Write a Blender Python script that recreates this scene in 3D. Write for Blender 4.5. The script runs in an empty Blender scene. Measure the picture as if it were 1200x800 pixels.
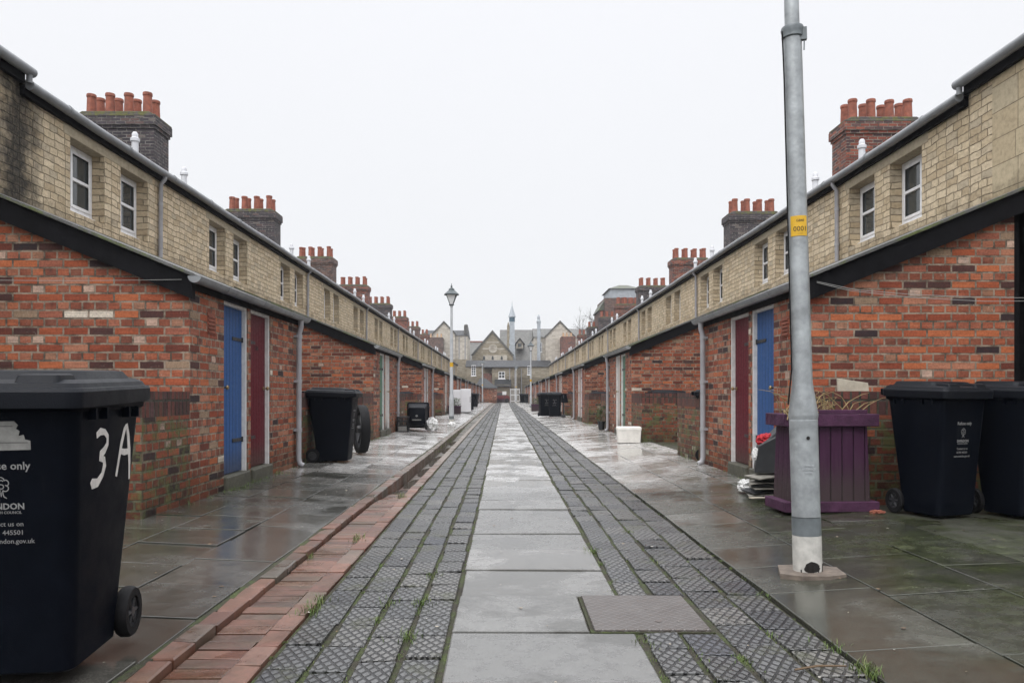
SKYG = 17.6
SUN_E = 1.5
EXPO = 0.25
HAZE = 0.0006
import bpy, bmesh, math, random
from mathutils import Vector, Matrix
R = math.radians
random.seed(7)
scene = bpy.context.scene
COL = scene.collection
PI = math.pi

# ------------------------------------------------------------------ helpers
class MB:
    """collects geometry and links it as ONE mesh object"""
    def __init__(s):
        s.v = []; s.f = []; s.r = []; s.uv = {}
    def add(s, vs, fs, rnd=None):
        b = len(s.v)
        s.v += [tuple(p) for p in vs]
        r = random.random() if rnd is None else rnd
        for f in fs:
            s.f.append(tuple(i + b for i in f)); s.r.append(r)
        return s
    def box(s, x0, x1, y0, y1, z0, z1, rnd=None):
        vs = [(x0,y0,z0),(x1,y0,z0),(x1,y1,z0),(x0,y1,z0),(x0,y0,z1),(x1,y0,z1),(x1,y1,z1),(x0,y1,z1)]
        return s.add(vs, [(3,2,1,0),(4,5,6,7),(0,1,5,4),(1,2,6,5),(2,3,7,6),(3,0,4,7)], rnd)
    def pad(s, x0, x1, y0, y1, z0, zf, ch=.006, rnd=None, jit=0.0, cut=0.0):
        """paving unit: chamfered top; zf(x,y) gives the height of the surface"""
        t = [random.uniform(-jit, jit) for _ in range(4)]
        c = [random.uniform(0, cut) for _ in range(8)]
        P = [(x0+c[0],y0+c[1]),(x1-c[2],y0+c[3]),(x1-c[4],y1-c[5]),(x0+c[6],y1-c[7])]
        I = [(P[0][0]+ch,P[0][1]+ch),(P[1][0]-ch,P[1][1]+ch),(P[2][0]-ch,P[2][1]-ch),(P[3][0]+ch,P[3][1]-ch)]
        vs = [(p[0],p[1],z0) for p in P]
        vs += [(p[0],p[1],zf(*p)+t[i]-ch*.7) for i, p in enumerate(P)]
        vs += [(p[0],p[1],zf(*p)+t[i]) for i, p in enumerate(I)]
        fs = [(8,9,10,11)]
        for a in range(4):
            b = (a+1) % 4
            fs += [(a,b,4+b,4+a),(4+a,4+b,8+b,8+a)]
        return s.add(vs, fs, rnd)
    def prism(s, poly, axis, a0, a1, rnd=None):
        n = len(poly)
        def mk(p, a):
            return {'x':(a,p[0],p[1]),'y':(p[0],a,p[1]),'z':(p[0],p[1],a)}[axis]
        vs = [mk(p,a0) for p in poly]+[mk(p,a1) for p in poly]
        fs = [tuple(range(n)), tuple(range(2*n-1,n-1,-1))]
        fs += [(i,(i+1)%n,n+(i+1)%n,n+i) for i in range(n)]
        return s.add(vs, fs, rnd)
    def loft(s, loops, cap0=True, cap1=True, rnd=None):
        n = len(loops[0]); vs = [p for l in loops for p in l]; fs = []
        for k in range(len(loops)-1):
            for i in range(n):
                j = (i+1) % n
                fs.append((k*n+i,k*n+j,(k+1)*n+j,(k+1)*n+i))
        if cap0: fs.append(tuple(range(n-1,-1,-1)))
        if cap1: fs.append(tuple((len(loops)-1)*n+i for i in range(n)))
        return s.add(vs, fs, rnd)
    def tube(s, pts, r, n=8, cap=True, rnd=None, flat=1.0):
        pts = [Vector(p) for p in pts]; loops = []
        rr = r if isinstance(r,(list,tuple)) else [r]*len(pts)
        prev = None
        for i, p in enumerate(pts):
            d = (pts[min(i+1,len(pts)-1)]-pts[max(i-1,0)])
            d = d.normalized() if d.length > 1e-9 else Vector((0,0,1))
            if prev is None:
                u = d.cross(Vector((0,0,1)) if abs(d.z) < .9 else Vector((1,0,0))).normalized()
            else:
                u = (prev-d*prev.dot(d)).normalized()
            prev = u; w = d.cross(u)
            loops.append([p+rr[i]*(math.cos(2*PI*k/n)*u+flat*math.sin(2*PI*k/n)*w) for k in range(n)])
        return s.loft(loops, cap, cap, rnd)
    def lathe(s, prof, c=(0,0,0), n=24, axis='z', cap=True, rnd=None):
        loops = []
        for r, z in prof:
            l = []
            for k in range(n):
                a = 2*PI*k/n; x, y = r*math.cos(a), r*math.sin(a)
                q = {'z':(x,y,z),'x':(z,x,y),'y':(x,z,y)}[axis]
                l.append((q[0]+c[0],q[1]+c[1],q[2]+c[2]))
            loops.append(l)
        return s.loft(loops, cap, cap, rnd)
    def stroke(s, pts, w, t, M, wob=0.0, rnd=None):
        """a flat painted stroke in the xz plane of matrix M, t thick (towards -y)"""
        pts = [Vector((p[0],0,p[1])) for p in pts]; n = len(pts); L=[]; Rr=[]
        for i,p in enumerate(pts):
            d = (pts[min(i+1,n-1)]-pts[max(i-1,0)]).normalized(); u = Vector((-d.z,0,d.x))
            ww = w[i] if isinstance(w,(list,tuple)) else w
            L.append(p+u*(ww/2+random.uniform(-wob,wob))); Rr.append(p-u*(ww/2+random.uniform(-wob,wob)))
        vs = []
        for y in (0,-t):
            vs += [M@(Vector((a.x,y,a.z))) for a in L]+[M@(Vector((a.x,y,a.z))) for a in Rr]
        fs = []
        for i in range(n-1):
            fs.append((2*n+i,2*n+i+1,3*n+i+1,3*n+i))
            fs.append((i,i+1,n+i+1,n+i)[::-1])
            fs.append((i,i+1,2*n+i+1,2*n+i)); fs.append((n+i,n+i+1,3*n+i+1,3*n+i))
        fs.append((0,n,3*n,2*n)); fs.append((n-1,2*n-1,4*n-1,3*n-1))
        return s.add(vs, fs, rnd)
    def text(s, txt, size, M, t=.0012, align='CENTER', bold=0.0):
        cu = bpy.data.curves.new('tmp','FONT'); cu.body = txt; cu.size = size; cu.align_x = align
        cu.extrude = t/2; cu.offset = bold; cu.resolution_u = 2
        o = bpy.data.objects.new('tmp', cu); COL.objects.link(o)
        dg = bpy.context.evaluated_depsgraph_get(); dg.update()
        me = bpy.data.meshes.new_from_object(o.evaluated_get(dg))
        T = M@Matrix.Rotation(PI/2,4,'X')
        s.add([T@v.co for v in me.vertices],[tuple(p.vertices) for p in me.polygons])
        bpy.data.objects.remove(o); bpy.data.meshes.remove(me); bpy.data.curves.remove(cu)
        return s
    def merge(s, other, M=None):
        b = len(s.v)
        s.v += [tuple(M@Vector(p)) if M is not None else p for p in other.v]
        s.f += [tuple(i+b for i in f) for f in other.f]; s.r += other.r
        return s
    def mir(s, sx):
        if sx < 0: s.v = [(-p[0],p[1],p[2]) for p in s.v]
        return s
    def build(s, name, mat, parent=None, loc=None, smooth=None, bevel=0.0, seg=1, recalc=True):
        me = bpy.data.meshes.new(name)
        me.from_pydata(s.v, [], s.f)
        at = me.attributes.new('rnd','FLOAT','FACE')
        if len(s.r) == len(me.polygons): at.data.foreach_set('value', s.r)
        bm = bmesh.new(); bm.from_mesh(me)
        if recalc: bmesh.ops.recalc_face_normals(bm, faces=bm.faces)
        if bevel > 0:
            es = [e for e in bm.edges if len(e.link_faces)==2 and e.calc_face_angle(0) > R(30)]
            bmesh.ops.bevel(bm, geom=es, offset=bevel, segments=seg, affect='EDGES', profile=.6)
        uvl = bm.loops.layers.uv.new('UVMap')
        up = Vector((0,0,1))
        for f in bm.faces:
            n = f.normal
            if abs(n.z) > .96:
                for l in f.loops: l[uvl].uv = (l.vert.co.x, l.vert.co.y)
            else:
                t = up.cross(n)
                t = t.normalized() if t.length > 1e-6 else Vector((1,0,0))
                w = n.cross(t)
                for l in f.loops:
                    c = l.vert.co
                    # walls take z itself so that courses run round corners
                    l[uvl].uv = (c.dot(t), c.z if abs(n.z) < .3 else c.dot(w))
        bm.to_mesh(me); bm.free()
        if smooth is not None:
            me.polygons.foreach_set('use_smooth',[True]*len(me.polygons))
            me.set_sharp_from_angle(angle=R(smooth))
        me.materials.append(mat)
        o = bpy.data.objects.new(name, me); COL.objects.link(o)
        if parent: o.parent = parent
        if loc: o.location = loc
        return o

def tag(o, label=None, cat=None, group=None, kind=None):
    if label: o['label'] = label
    if cat: o['category'] = cat
    if group: o['group'] = group
    if kind: o['kind'] = kind
    return o
def thing(name, label, cat, loc=(0,0,0), rz=0, group=None):
    o = bpy.data.objects.new(name, None); COL.objects.link(o)
    o.empty_display_size = .1
    o.location = loc; o.rotation_euler = (0,0,rz)
    return tag(o, label, cat, group, 'thing')
KIDS = {}
def dup(o, parent=None):
    c = o.copy(); COL.objects.link(c)
    if parent: c.parent = parent
    for ch in [q for q in COL.objects if q.parent == o and q is not c]:
        dup(ch, c)
    return c
def kids(o, name):
    return [q for q in o.children if q.name.split('.')[0] == name]
def setmat(o, m):
    o.material_slots[0].link = 'OBJECT'; o.material_slots[0].material = m
ORD = ('nearest second third fourth fifth sixth seventh eighth ninth tenth eleventh twelfth thirteenth fourteenth fifteenth '
       'sixteenth seventeenth eighteenth nineteenth twentieth').split()

# ------------------------------------------------------------------ materials
class N:
    def __init__(s, name):
        s.m = bpy.data.materials.new(name); s.m.use_nodes = True
        s.t = s.m.node_tree; s.b = s.t.nodes['Principled BSDF']
        s.b.inputs['Specular IOR Level'].default_value = .5
    def n(s, typ, ins=None, **kw):
        q = s.t.nodes.new('ShaderNode'+typ)
        for k, v in kw.items(): setattr(q, k, v)
        for k, v in (ins or {}).items(): s.put(q.inputs[k], v)
        return q
    def put(s, sock, v):
        if hasattr(v,'is_output') or hasattr(v,'links'): s.t.links.new(v, sock)
        elif isinstance(v,(tuple,list)) and len(v)==3 and sock.type=='RGBA': sock.default_value = (*v,1)
        else: sock.default_value = v
    def math(s, op, a, b=None, c=None, clamp=False):
        q = s.t.nodes.new('ShaderNodeMath'); q.operation = op; q.use_clamp = clamp
        s.put(q.inputs[0], a)
        if b is not None: s.put(q.inputs[1], b)
        if c is not None: s.put(q.inputs[2], c)
        return q.outputs[0]
    def mix(s, f, a, b, mode='MIX'):
        q = s.t.nodes.new('ShaderNodeMix'); q.data_type='RGBA'; q.blend_type = mode
        s.put(q.inputs[0], f); s.put(q.inputs[6], a); s.put(q.inputs[7], b)
        return q.outputs[2]
    def ramp(s, f, stops, interp='LINEAR'):
        q = s.t.nodes.new('ShaderNodeValToRGB'); q.color_ramp.interpolation = interp
        e = q.color_ramp.elements
        while len(e) < len(stops): e.new(.5)
        for i,(p,c) in enumerate(stops):
            e[i].position = p; e[i].color = (*c,1) if isinstance(c,tuple) else (c,c,c,1)
        s.put(q.inputs[0], f)
        return q.outputs[0]
    def noise(s, vec, scale, detail=4, rough=.55, dist=0.0):
        q = s.n('TexNoise', {'Scale':scale,'Detail':detail,'Roughness':rough,'Distortion':dist})
        if vec is not None: s.put(q.inputs['Vector'], vec)
        return q.outputs[0]
    def obj(s): return s.n('TexCoord').outputs['Object']
    def pos(s): return s.n('NewGeometry').outputs['Position']
    def uv(s): return s.n('TexCoord').outputs['UV']
    def step(s, v, a, b):
        q = s.n('MapRange', {'Value':v,'From Min':a,'From Max':b}); q.interpolation_type='SMOOTHSTEP'
        return q.outputs[0]
    def bump(s, h, dist=.01, strength=1.0, nrm=None):
        q = s.n('Bump', {'Height':h,'Distance':dist,'Strength':strength})
        if nrm is not None: s.put(q.inputs['Normal'], nrm)
        return q.outputs[0]
    def out(s, col=None, rough=None, nrm=None, metal=None, spec=None):
        for k, v in (('Base Color',col),('Roughness',rough),('Normal',nrm),('Metallic',metal),('Specular IOR Level',spec)):
            if v is not None: s.put(s.b.inputs[k], v)
        return s.m
    def rnd(s): return s.n('Attribute', attribute_name='rnd').outputs['Fac']
    def orand(s): return s.n('ObjectInfo').outputs['Random']
    def xyz(s, v):
        return s.n('SeparateXYZ', {0:v}).outputs
    def comb(s, x, y, z=0.0):
        return s.n('CombineXYZ', {0:x,1:y,2:z}).outputs[0]
    def vadd(s, a, b):
        q = s.t.nodes.new('ShaderNodeVectorMath'); q.operation='ADD'; s.put(q.inputs[0],a); s.put(q.inputs[1],b); return q.outputs[0]
    def vscale(s, a, f):
        q = s.t.nodes.new('ShaderNodeVectorMath'); q.operation='SCALE'; s.put(q.inputs[0],a); s.put(q.inputs['Scale'],f); return q.outputs[0]

def simple(name, col, rough=.6, var=.25, scale=6.0, bump=.0, metal=0.0, spec=.5, bscale=40.0):
    k = N(name); p = k.obj()
    f = k.noise(p, scale, 5, .6)
    d = tuple(c*(1-var) for c in col); l = tuple(min(1,c*(1+var)) for c in col)
    c = k.ramp(f, [(.3,d),(.7,l)])
    r = k.n('MapRange', {'Value':k.noise(p, scale*2.3, 4),'From Min':.3,'From Max':.7,'To Min':max(.03,rough-.1),'To Max':min(1,rough+.1)}).outputs[0]
    nr = k.bump(k.noise(p, bscale, 4), bump) if bump else None
    return k.out(c, r, nr, metal, spec)

def brick_mat(name, ramp, mortar, bw=.225, rh=.075, ms=.011, squash=.5, shift=True, wob=.0045, algae=0.0,
              bump=.006, white=.02, rough=.85, off=.5, patch=.5, header=None):
    k = N(name); uv = k.uv()
    if shift:
        o = k.orand(); uv = k.vadd(uv, k.comb(k.math('MULTIPLY',k.math('FLOOR',k.math('MULTIPLY',o,400.)),bw*2), k.math('MULTIPLY',k.math('FLOOR',k.math('MULTIPLY',o,57.)),rh*2)))
    nz = k.n('TexNoise', {'Vector':uv,'Scale':9.0,'Detail':3.0}).outputs['Color']
    nz = k.vadd(nz,(-.5,-.5,-.5))
    nz2 = k.vadd(k.n('TexNoise', {'Vector':uv,'Scale':60.0,'Detail':2.0}).outputs['Color'],(-.5,-.5,-.5))
    v = k.vadd(k.vadd(uv, k.vscale(nz, wob*2)), k.vscale(nz2, wob*1.2))
    b = k.n('TexBrick', {'Vector':v,'Color1':(0,0,0),'Color2':(1,1,1),'Mortar':(.5,.5,.5),'Scale':1.0,'Mortar Size':ms,'Mortar Smooth':.25,
                         'Bias':0.0,'Brick Width':bw,'Row Height':rh})
    b.offset = off; b.offset_frequency = 2; b.squash = squash; b.squash_frequency = 2
    rv = k.n('SeparateColor', {0:b.outputs[0]}).outputs[0]; fac = b.outputs['Fac']
    col = k.ramp(rv, ramp, 'CONSTANT')
    if header:
        ev = k.math('LESS_THAN', k.math('FLOORED_MODULO', k.math('FLOOR',k.math('DIVIDE',k.xyz(v)[1],rh)), 2.0), .5)
        hc = k.ramp(k.noise(k.vadd(uv,(3.1,9.7,0)), 7, 4, .6), header)
        col = k.mix(k.math('MULTIPLY',ev,.5), col, hc)
        st2 = k.noise(k.n('Mapping',{'Vector':uv,'Scale':(1.,14.,1.)}).outputs[0], 3.2, 4, .6)
        col = k.mix(1.0, col, k.ramp(st2,[(.3,.78),(.7,1.2)]), 'MULTIPLY')
    # blotches inside each brick and over the wall
    nb = k.noise(uv, 22, 5, .65); nl = k.noise(uv, 1.3, 4, .6)
    col = k.mix(k.math('MULTIPLY', k.step(nb,.25,.8), patch), col, k.mix(.5, col, ramp[min(3,len(ramp)-1)][1]), 'MIX')
    col = k.mix(1.0, col, k.ramp(k.noise(uv,48,5,.7), [(.25,.55),(.5,1.0),(.8,1.4)]), 'MULTIPLY')
    col = k.mix(k.math('MULTIPLY',k.step(nl,.46,.72),.5), col, k.mix(1.0, col, (.5,.48,.46),'MULTIPLY'))
    mo = k.mix(k.step(k.noise(uv, 7, 5, .7),.35,.65), tuple(c*.3 for c in mortar), tuple(min(1,c*1.35) for c in mortar))
    col = k.mix(fac, col, mo)
    # lime / old paint flecks
    wn = k.math('MULTIPLY', k.step(k.noise(uv, 30, 6, .7), .60, .66), k.step(k.noise(k.vadd(uv,(7.3,2.1,0)), 3.1, 3), .56, .66))
    col = k.mix(k.math('MULTIPLY',wn,white*12.0, clamp=True), col, (.58,.54,.48))
    z = k.xyz(k.pos())[2]
    damp = k.math('MULTIPLY', k.math('SUBTRACT',1.0,k.step(k.math('ADD',z,k.math('MULTIPLY',k.noise(uv,3,4),-.5)),-.15,.35)), .7)
    col = k.mix(damp, col, k.mix(1.0, col, (.34,.38,.30),'MULTIPLY'))
    if algae:
        am = k.math('MULTIPLY', k.step(k.noise(uv, 4.5, 6, .7), .47, .62), algae)
        am = k.math('MULTIPLY', am, k.math('SUBTRACT',1.0,k.step(z,.7,1.15)))
        col = k.mix(am, col, (.085,.10,.035))
    h = k.math('SUBTRACT', k.math('ADD', k.math('MULTIPLY',nb,.35), k.math('MULTIPLY',rv,.25)), k.math('MULTIPLY',fac,1.0))
    return k.out(col, k.ramp(nb,[(.2,rough-.25),(.8,rough)]), k.bump(h, bump, 1.0), spec=.3)

RED = [(0,(.022,.018,.022)),(.06,(.060,.028,.026)),(.16,(.125,.034,.022)),(.31,(.235,.056,.028)),(.48,(.32,.082,.036)),
       (.65,(.41,.122,.050)),(.77,(.29,.10,.062)),(.87,(.38,.165,.10)),(.93,(.28,.20,.135)),(.978,(.60,.54,.45))]
RED_SHADED = [(0,(.02,.017,.019)),(.14,(.075,.025,.019)),(.3,(.15,.04,.023)),(.5,(.21,.055,.029)),(.7,(.26,.08,.04)),(.88,(.20,.09,.062)),(.97,(.45,.40,.34))]  # damp reds, darkened further to carry the shade on the low walls
M = {}
HDR = [(.30,(.13,.042,.028)),(.43,(.27,.085,.047)),(.56,(.37,.13,.072)),(.72,(.42,.20,.13))]
M['brick'] = brick_mat('old red brick', RED, (.24,.19,.145), ms=.0095, header=HDR, bump=.011, patch=.3, white=.035)
M['brick_green'] = brick_mat('shaded damp red brick with algae', RED_SHADED, (.13,.115,.08), algae=.85, bump=.012, header=[(.3,(.09,.03,.02)),(.6,(.20,.06,.036)),(.75,(.24,.11,.07))])
M['soldier'] = brick_mat('soldier course brick', [(0,(.06,.026,.024)),(.3,(.105,.034,.027)),(.6,(.135,.045,.036)),(.85,(.085,.042,.042))], (.05,.045,.036), bw=.078, rh=1.0, squash=1, off=0, algae=.2)
DARK = [(0,(.030,.028,.036)),(.3,(.048,.042,.052)),(.6,(.070,.056,.062)),(.85,(.105,.066,.062)),(.95,(.15,.13,.12))]
M['brick_blue'] = brick_mat('blue grey chimney brick', DARK, (.15,.14,.13), white=.008, squash=1)
M['brick_stack'] = brick_mat('red chimney brick', [(0,(.05,.035,.04)),(.25,(.14,.042,.032)),(.5,(.21,.058,.038)),(.8,(.27,.085,.055)),(.95,(.1,.06,.06))], (.2,.17,.14), white=.008, squash=1)
M['brick_brown'] = brick_mat('brown chimney brick', [(0,(.06,.042,.044)),(.25,(.105,.060,.052)),(.5,(.135,.075,.062)),(.8,(.18,.09,.07))], (.18,.16,.14), white=.008, squash=1)
STONE = [(0,(.44,.345,.225)),(.18,(.54,.435,.29)),(.4,(.60,.49,.335)),(.62,(.66,.55,.39)),(.8,(.57,.465,.32)),(.93,(.47,.395,.285))]
def stone_mat(name, ramp, bw, rh, ms, wob, soot=None, bump=.02, mort=(.2,.165,.11)):
    k = N(name); uv = k.uv()
    o = k.orand(); uv = k.vadd(uv, k.comb(k.math('MULTIPLY',k.math('FLOOR',k.math('MULTIPLY',o,400.)),bw*2), 0.0))
    n1 = k.vadd(k.n('TexNoise', {'Vector':uv,'Scale':2.6,'Detail':2.0}).outputs['Color'],(-.5,-.5,-.5))
    n2 = k.vadd(k.n('TexNoise', {'Vector':uv,'Scale':14.0,'Detail':3.0}).outputs['Color'],(-.5,-.5,-.5))
    v = k.vadd(k.vadd(uv,k.vscale(n1,wob)),k.vscale(n2,wob*.45))
    b = k.n('TexBrick', {'Vector':v,'Color1':(0,0,0),'Color2':(1,1,1),'Mortar':(.5,.5,.5),'Scale':1.0,'Mortar Size':ms,'Mortar Smooth':.6,'Bias':0.0,'Brick Width':bw,'Row Height':rh})
    b.offset = .43; b.offset_frequency = 3; b.squash = .72; b.squash_frequency = 3
    rv = k.n('SeparateColor', {0:b.outputs[0]}).outputs[0]; fac = b.outputs['Fac']
    nb = k.noise(uv, 16, 6, .65); nl = k.noise(uv, .9, 5, .6)
    col = k.ramp(rv, ramp)
    col = k.mix(1.0, col, k.ramp(nb, [(.25,.70),(.5,1.0),(.8,1.22)]), 'MULTIPLY')
    mcol = k.mix(k.step(k.noise(uv,6,4),.4,.65), mort, tuple(c*.35 for c in mort))
    col = k.mix(k.math('MULTIPLY',fac,.75), col, mcol)
    col = k.mix(k.math('MULTIPLY',k.step(k.noise(k.vadd(uv,(5.,3.,0.)),5.5,6,.7),.5,.72),.3), col, k.mix(1.0,col,(.5,.47,.42),'MULTIPLY'))
    st = k.noise(k.n('Mapping',{'Vector':uv,'Scale':(3.5,.35,1.)}).outputs[0], 1.6, 5, .65)
    z = k.xyz(k.pos())[2]
    col = k.mix(k.math('MULTIPLY',k.step(st,.57,.8),.3), col, k.mix(1.0,col,(.35,.33,.30),'MULTIPLY'))
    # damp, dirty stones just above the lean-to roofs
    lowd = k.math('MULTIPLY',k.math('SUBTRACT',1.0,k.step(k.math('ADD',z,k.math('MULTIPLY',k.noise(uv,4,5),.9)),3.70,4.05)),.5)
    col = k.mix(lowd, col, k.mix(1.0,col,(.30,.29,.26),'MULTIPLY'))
    if soot:
        y = k.xyz(k.pos())[1]
        yy = k.math('ABSOLUTE',k.math('SUBTRACT',k.math('ADD',y,k.math('MULTIPLY',k.math('SUBTRACT',k.noise(uv,3.0,6,.7),.5),1.1)),soot))
        sm = k.math('MULTIPLY',k.math('SUBTRACT',1.0,k.step(yy,.05,.62)),.96)
        col = k.mix(sm, col, k.mix(k.step(nb,.4,.7),(.018,.017,.016),(.07,.06,.045)))
    h = k.math('SUBTRACT', k.math('ADD',k.math('MULTIPLY',nb,.6),k.math('MULTIPLY',rv,.5)), fac)
    return k.out(col, .9, k.bump(h, bump, 1.0), spec=.3)
M['stone'] = stone_mat('coursed buff rubble stone', STONE, .24, .098, .008, .062, bump=.032)
M['stone_sooty'] = stone_mat('soot stained rubble stone', STONE, .24, .098, .008, .062, bump=.032, soot=9.2)
M['lintel'] = stone_mat('dressed stone lintel', [(0,(.36,.31,.225)),(1,(.43,.37,.27))], 3.0, .6, .004, .003, bump=.004)
M['ashlar'] = stone_mat('smooth ashlar stone', [(0,(.42,.34,.225)),(.5,(.50,.415,.275)),(1,(.44,.375,.265))], .62, .31, .006, .004, bump=.006, mort=(.16,.13,.09))
PALE = [(0,(.42,.38,.32)),(.4,(.52,.48,.42)),(.8,(.60,.56,.49)),(1,(.46,.42,.36))]
M['stone_pale'] = stone_mat('pale weathered stone', PALE, .5, .2, .006, .02)
M['stone_grey'] = stone_mat('grey buff stone', [(0,(.23,.20,.15)),(.5,(.31,.27,.20)),(1,(.36,.32,.25))], .4, .16, .008, .02)

def slate_mat(name, cols, moss=.25):
    k = N(name); uv = k.uv()
    b = k.n('TexBrick', {'Vector':uv,'Color1':(0,0,0),'Color2':(1,1,1),'Mortar':(.5,.5,.5),'Scale':1.0,'Mortar Size':.006,'Mortar Smooth':.1,'Brick Width':.26,'Row Height':.2})
    rv = k.n('SeparateColor',{0:b.outputs[0]}).outputs[0]
    c = k.ramp(rv, cols); n = k.noise(uv, 3, 6, .7)
    c = k.mix(1.0, c, k.ramp(n,[(.3,.7),(.7,1.25)]),'MULTIPLY')
    c = k.mix(k.math('MULTIPLY',b.outputs['Fac'],.8), c, (.02,.02,.02))
    ms = k.step(k.noise(k.pos(), 5, 6, .75), .56-.1*moss, .72)
    c = k.mix(k.math('MULTIPLY',ms,moss,clamp=True), c, (.075,.085,.03))
    return k.out(c, k.ramp(n,[(.3,.3),(.7,.6)]), k.bump(k.math('SUBTRACT',k.math('MULTIPLY',rv,.5),b.outputs['Fac']),.008), spec=.2)
M['slate'] = slate_mat('grey roof slate', [(0,(.09,.09,.095)),(.5,(.12,.12,.125)),(1,(.16,.155,.15))], .9)
M["slate_far"] = slate_mat("lichen grey roof tiles", [(0,(.085,.085,.08)),(.5,(.115,.113,.105)),(1,(.15,.146,.135))], .35)
M['slate_dark'] = slate_mat('dark blue slate', [(0,(.018,.02,.023)),(.5,(.026,.028,.031)),(1,(.036,.038,.041))], .1)

def edge_mat(name, moss=.6):
    k = N(name); p = k.pos(); c = k.ramp(k.noise(p,4,5),[(.3,(.055,.056,.055)),(.7,(.12,.12,.118))])
    ms = k.step(k.noise(p, 2.6, 7, .78), .46, .58)
    c = k.mix(k.math('MULTIPLY',ms,moss), c, k.ramp(k.noise(p,14,4),[(.3,(.045,.06,.012)),(.7,(.10,.125,.022))]))
    return k.out(c, .55, k.bump(k.noise(p,30,4),.01))
M['mossy_edge'] = edge_mat('mossy slate verge', .85)
M['black_paint'] = simple('black weathered paint', (.006,.006,.0075), .7, .3, 5, .002, 0, .1)
M['void_shade'] = simple('dull black boarding', (.006,.006,.007), .8, .3, 5, .002, 0, .1)
M['white_paint'] = simple('white gloss paint', (.78,.78,.79), .4, .1, 9, .0015)
M['worn_white'] = simple('flaking white paint', (.66,.65,.64), .55, .14, 14, .003)
def door_mat(name, col):
    k = N(name); uv = k.uv(); u, v, _ = k.xyz(uv)
    f = k.math('ABSOLUTE', k.math('SUBTRACT', k.math('FRACT', k.math('DIVIDE',u,.096)), .5))
    g = k.step(f, .44, .485)
    st = k.noise(k.n('Mapping',{'Vector':uv,'Scale':(14.,1.2,1.)}).outputs[0], 3, 5, .6)
    c = k.ramp(st, [(.28,tuple(x*.74 for x in col)),(.6,col),(.8,tuple(min(1,x*1.25) for x in col))])
    c = k.mix(k.math('MULTIPLY',g,.8), c, tuple(x*.18 for x in col))
    zz = k.xyz(k.pos())[2]; c = k.mix(k.math('MULTIPLY',k.math('SUBTRACT',1.0,k.step(k.math('ADD',zz,k.math('MULTIPLY',st,-.35)),.05,.4)),.6), c, (.05,.045,.035))
    n = k.noise(uv, 26, 6, .7)
    c = k.mix(k.math('MULTIPLY',k.step(n,.64,.7),.35), c, (.25,.22,.2))
    return k.out(c, k.ramp(n,[(.3,.38),(.7,.58)]), k.bump(k.math('SUBTRACT',k.math('MULTIPLY',st,.25),g),.008), spec=.14)
DOORS = {n: door_mat(n+' plank door paint', c) for n, c in dict(
    blue=(.035,.10,.27), maroon=(.115,.010,.020), green=(.09,.20,.14), white=(.60,.57,.54), lilac=(.36,.28,.33), pink=(.45,.30,.28),
    cream=(.50,.45,.36), grey=(.22,.23,.24), teal=(.07,.16,.17), brown=(.16,.075,.04)).items()}
M['gutter'] = simple('grey plastic gutter', (.20,.21,.22), .42, .2, 4, .001)
M['pipe'] = simple('pale grey rainwater pipe', (.33,.33,.35), .45, .15, 5, .001)
M['vent'] = simple('pale vent pipe', (.62,.63,.66), .5, .12, 8)
M['terracotta'] = simple('terracotta', (.235,.075,.046), .8, .4, 7, .003)
M['buff_pot'] = simple('buff chimney pot', (.5,.33,.2), .75, .2, 7, .003)
M['step_stone'] = simple('worn step concrete', (.07,.068,.05), .7, .35, 12, .006)
M['handle'] = simple('tarnished brass', (.30,.22,.12), .4, .2, 20, 0, .8)
M['glass'] = N('dark window glass').out((.045,.052,.055), .05, None, 0, .7)
M['curtain'] = simple('net curtain', (.5,.5,.48), .9, .2, 12)
def moss_cap():
    k = N('mossy chimney cap'); p = k.pos(); c = k.ramp(k.noise(p,9,5),[(.3,(.06,.055,.055)),(.7,(.13,.115,.11))])
    c = k.mix(k.math('MULTIPLY',k.step(k.noise(p,7,6,.75),.44,.6),.85), c, (.13,.135,.035))
    return k.out(c, .9, k.bump(k.noise(p,40,5),.02))
M['moss_cap'] = moss_cap()

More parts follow.
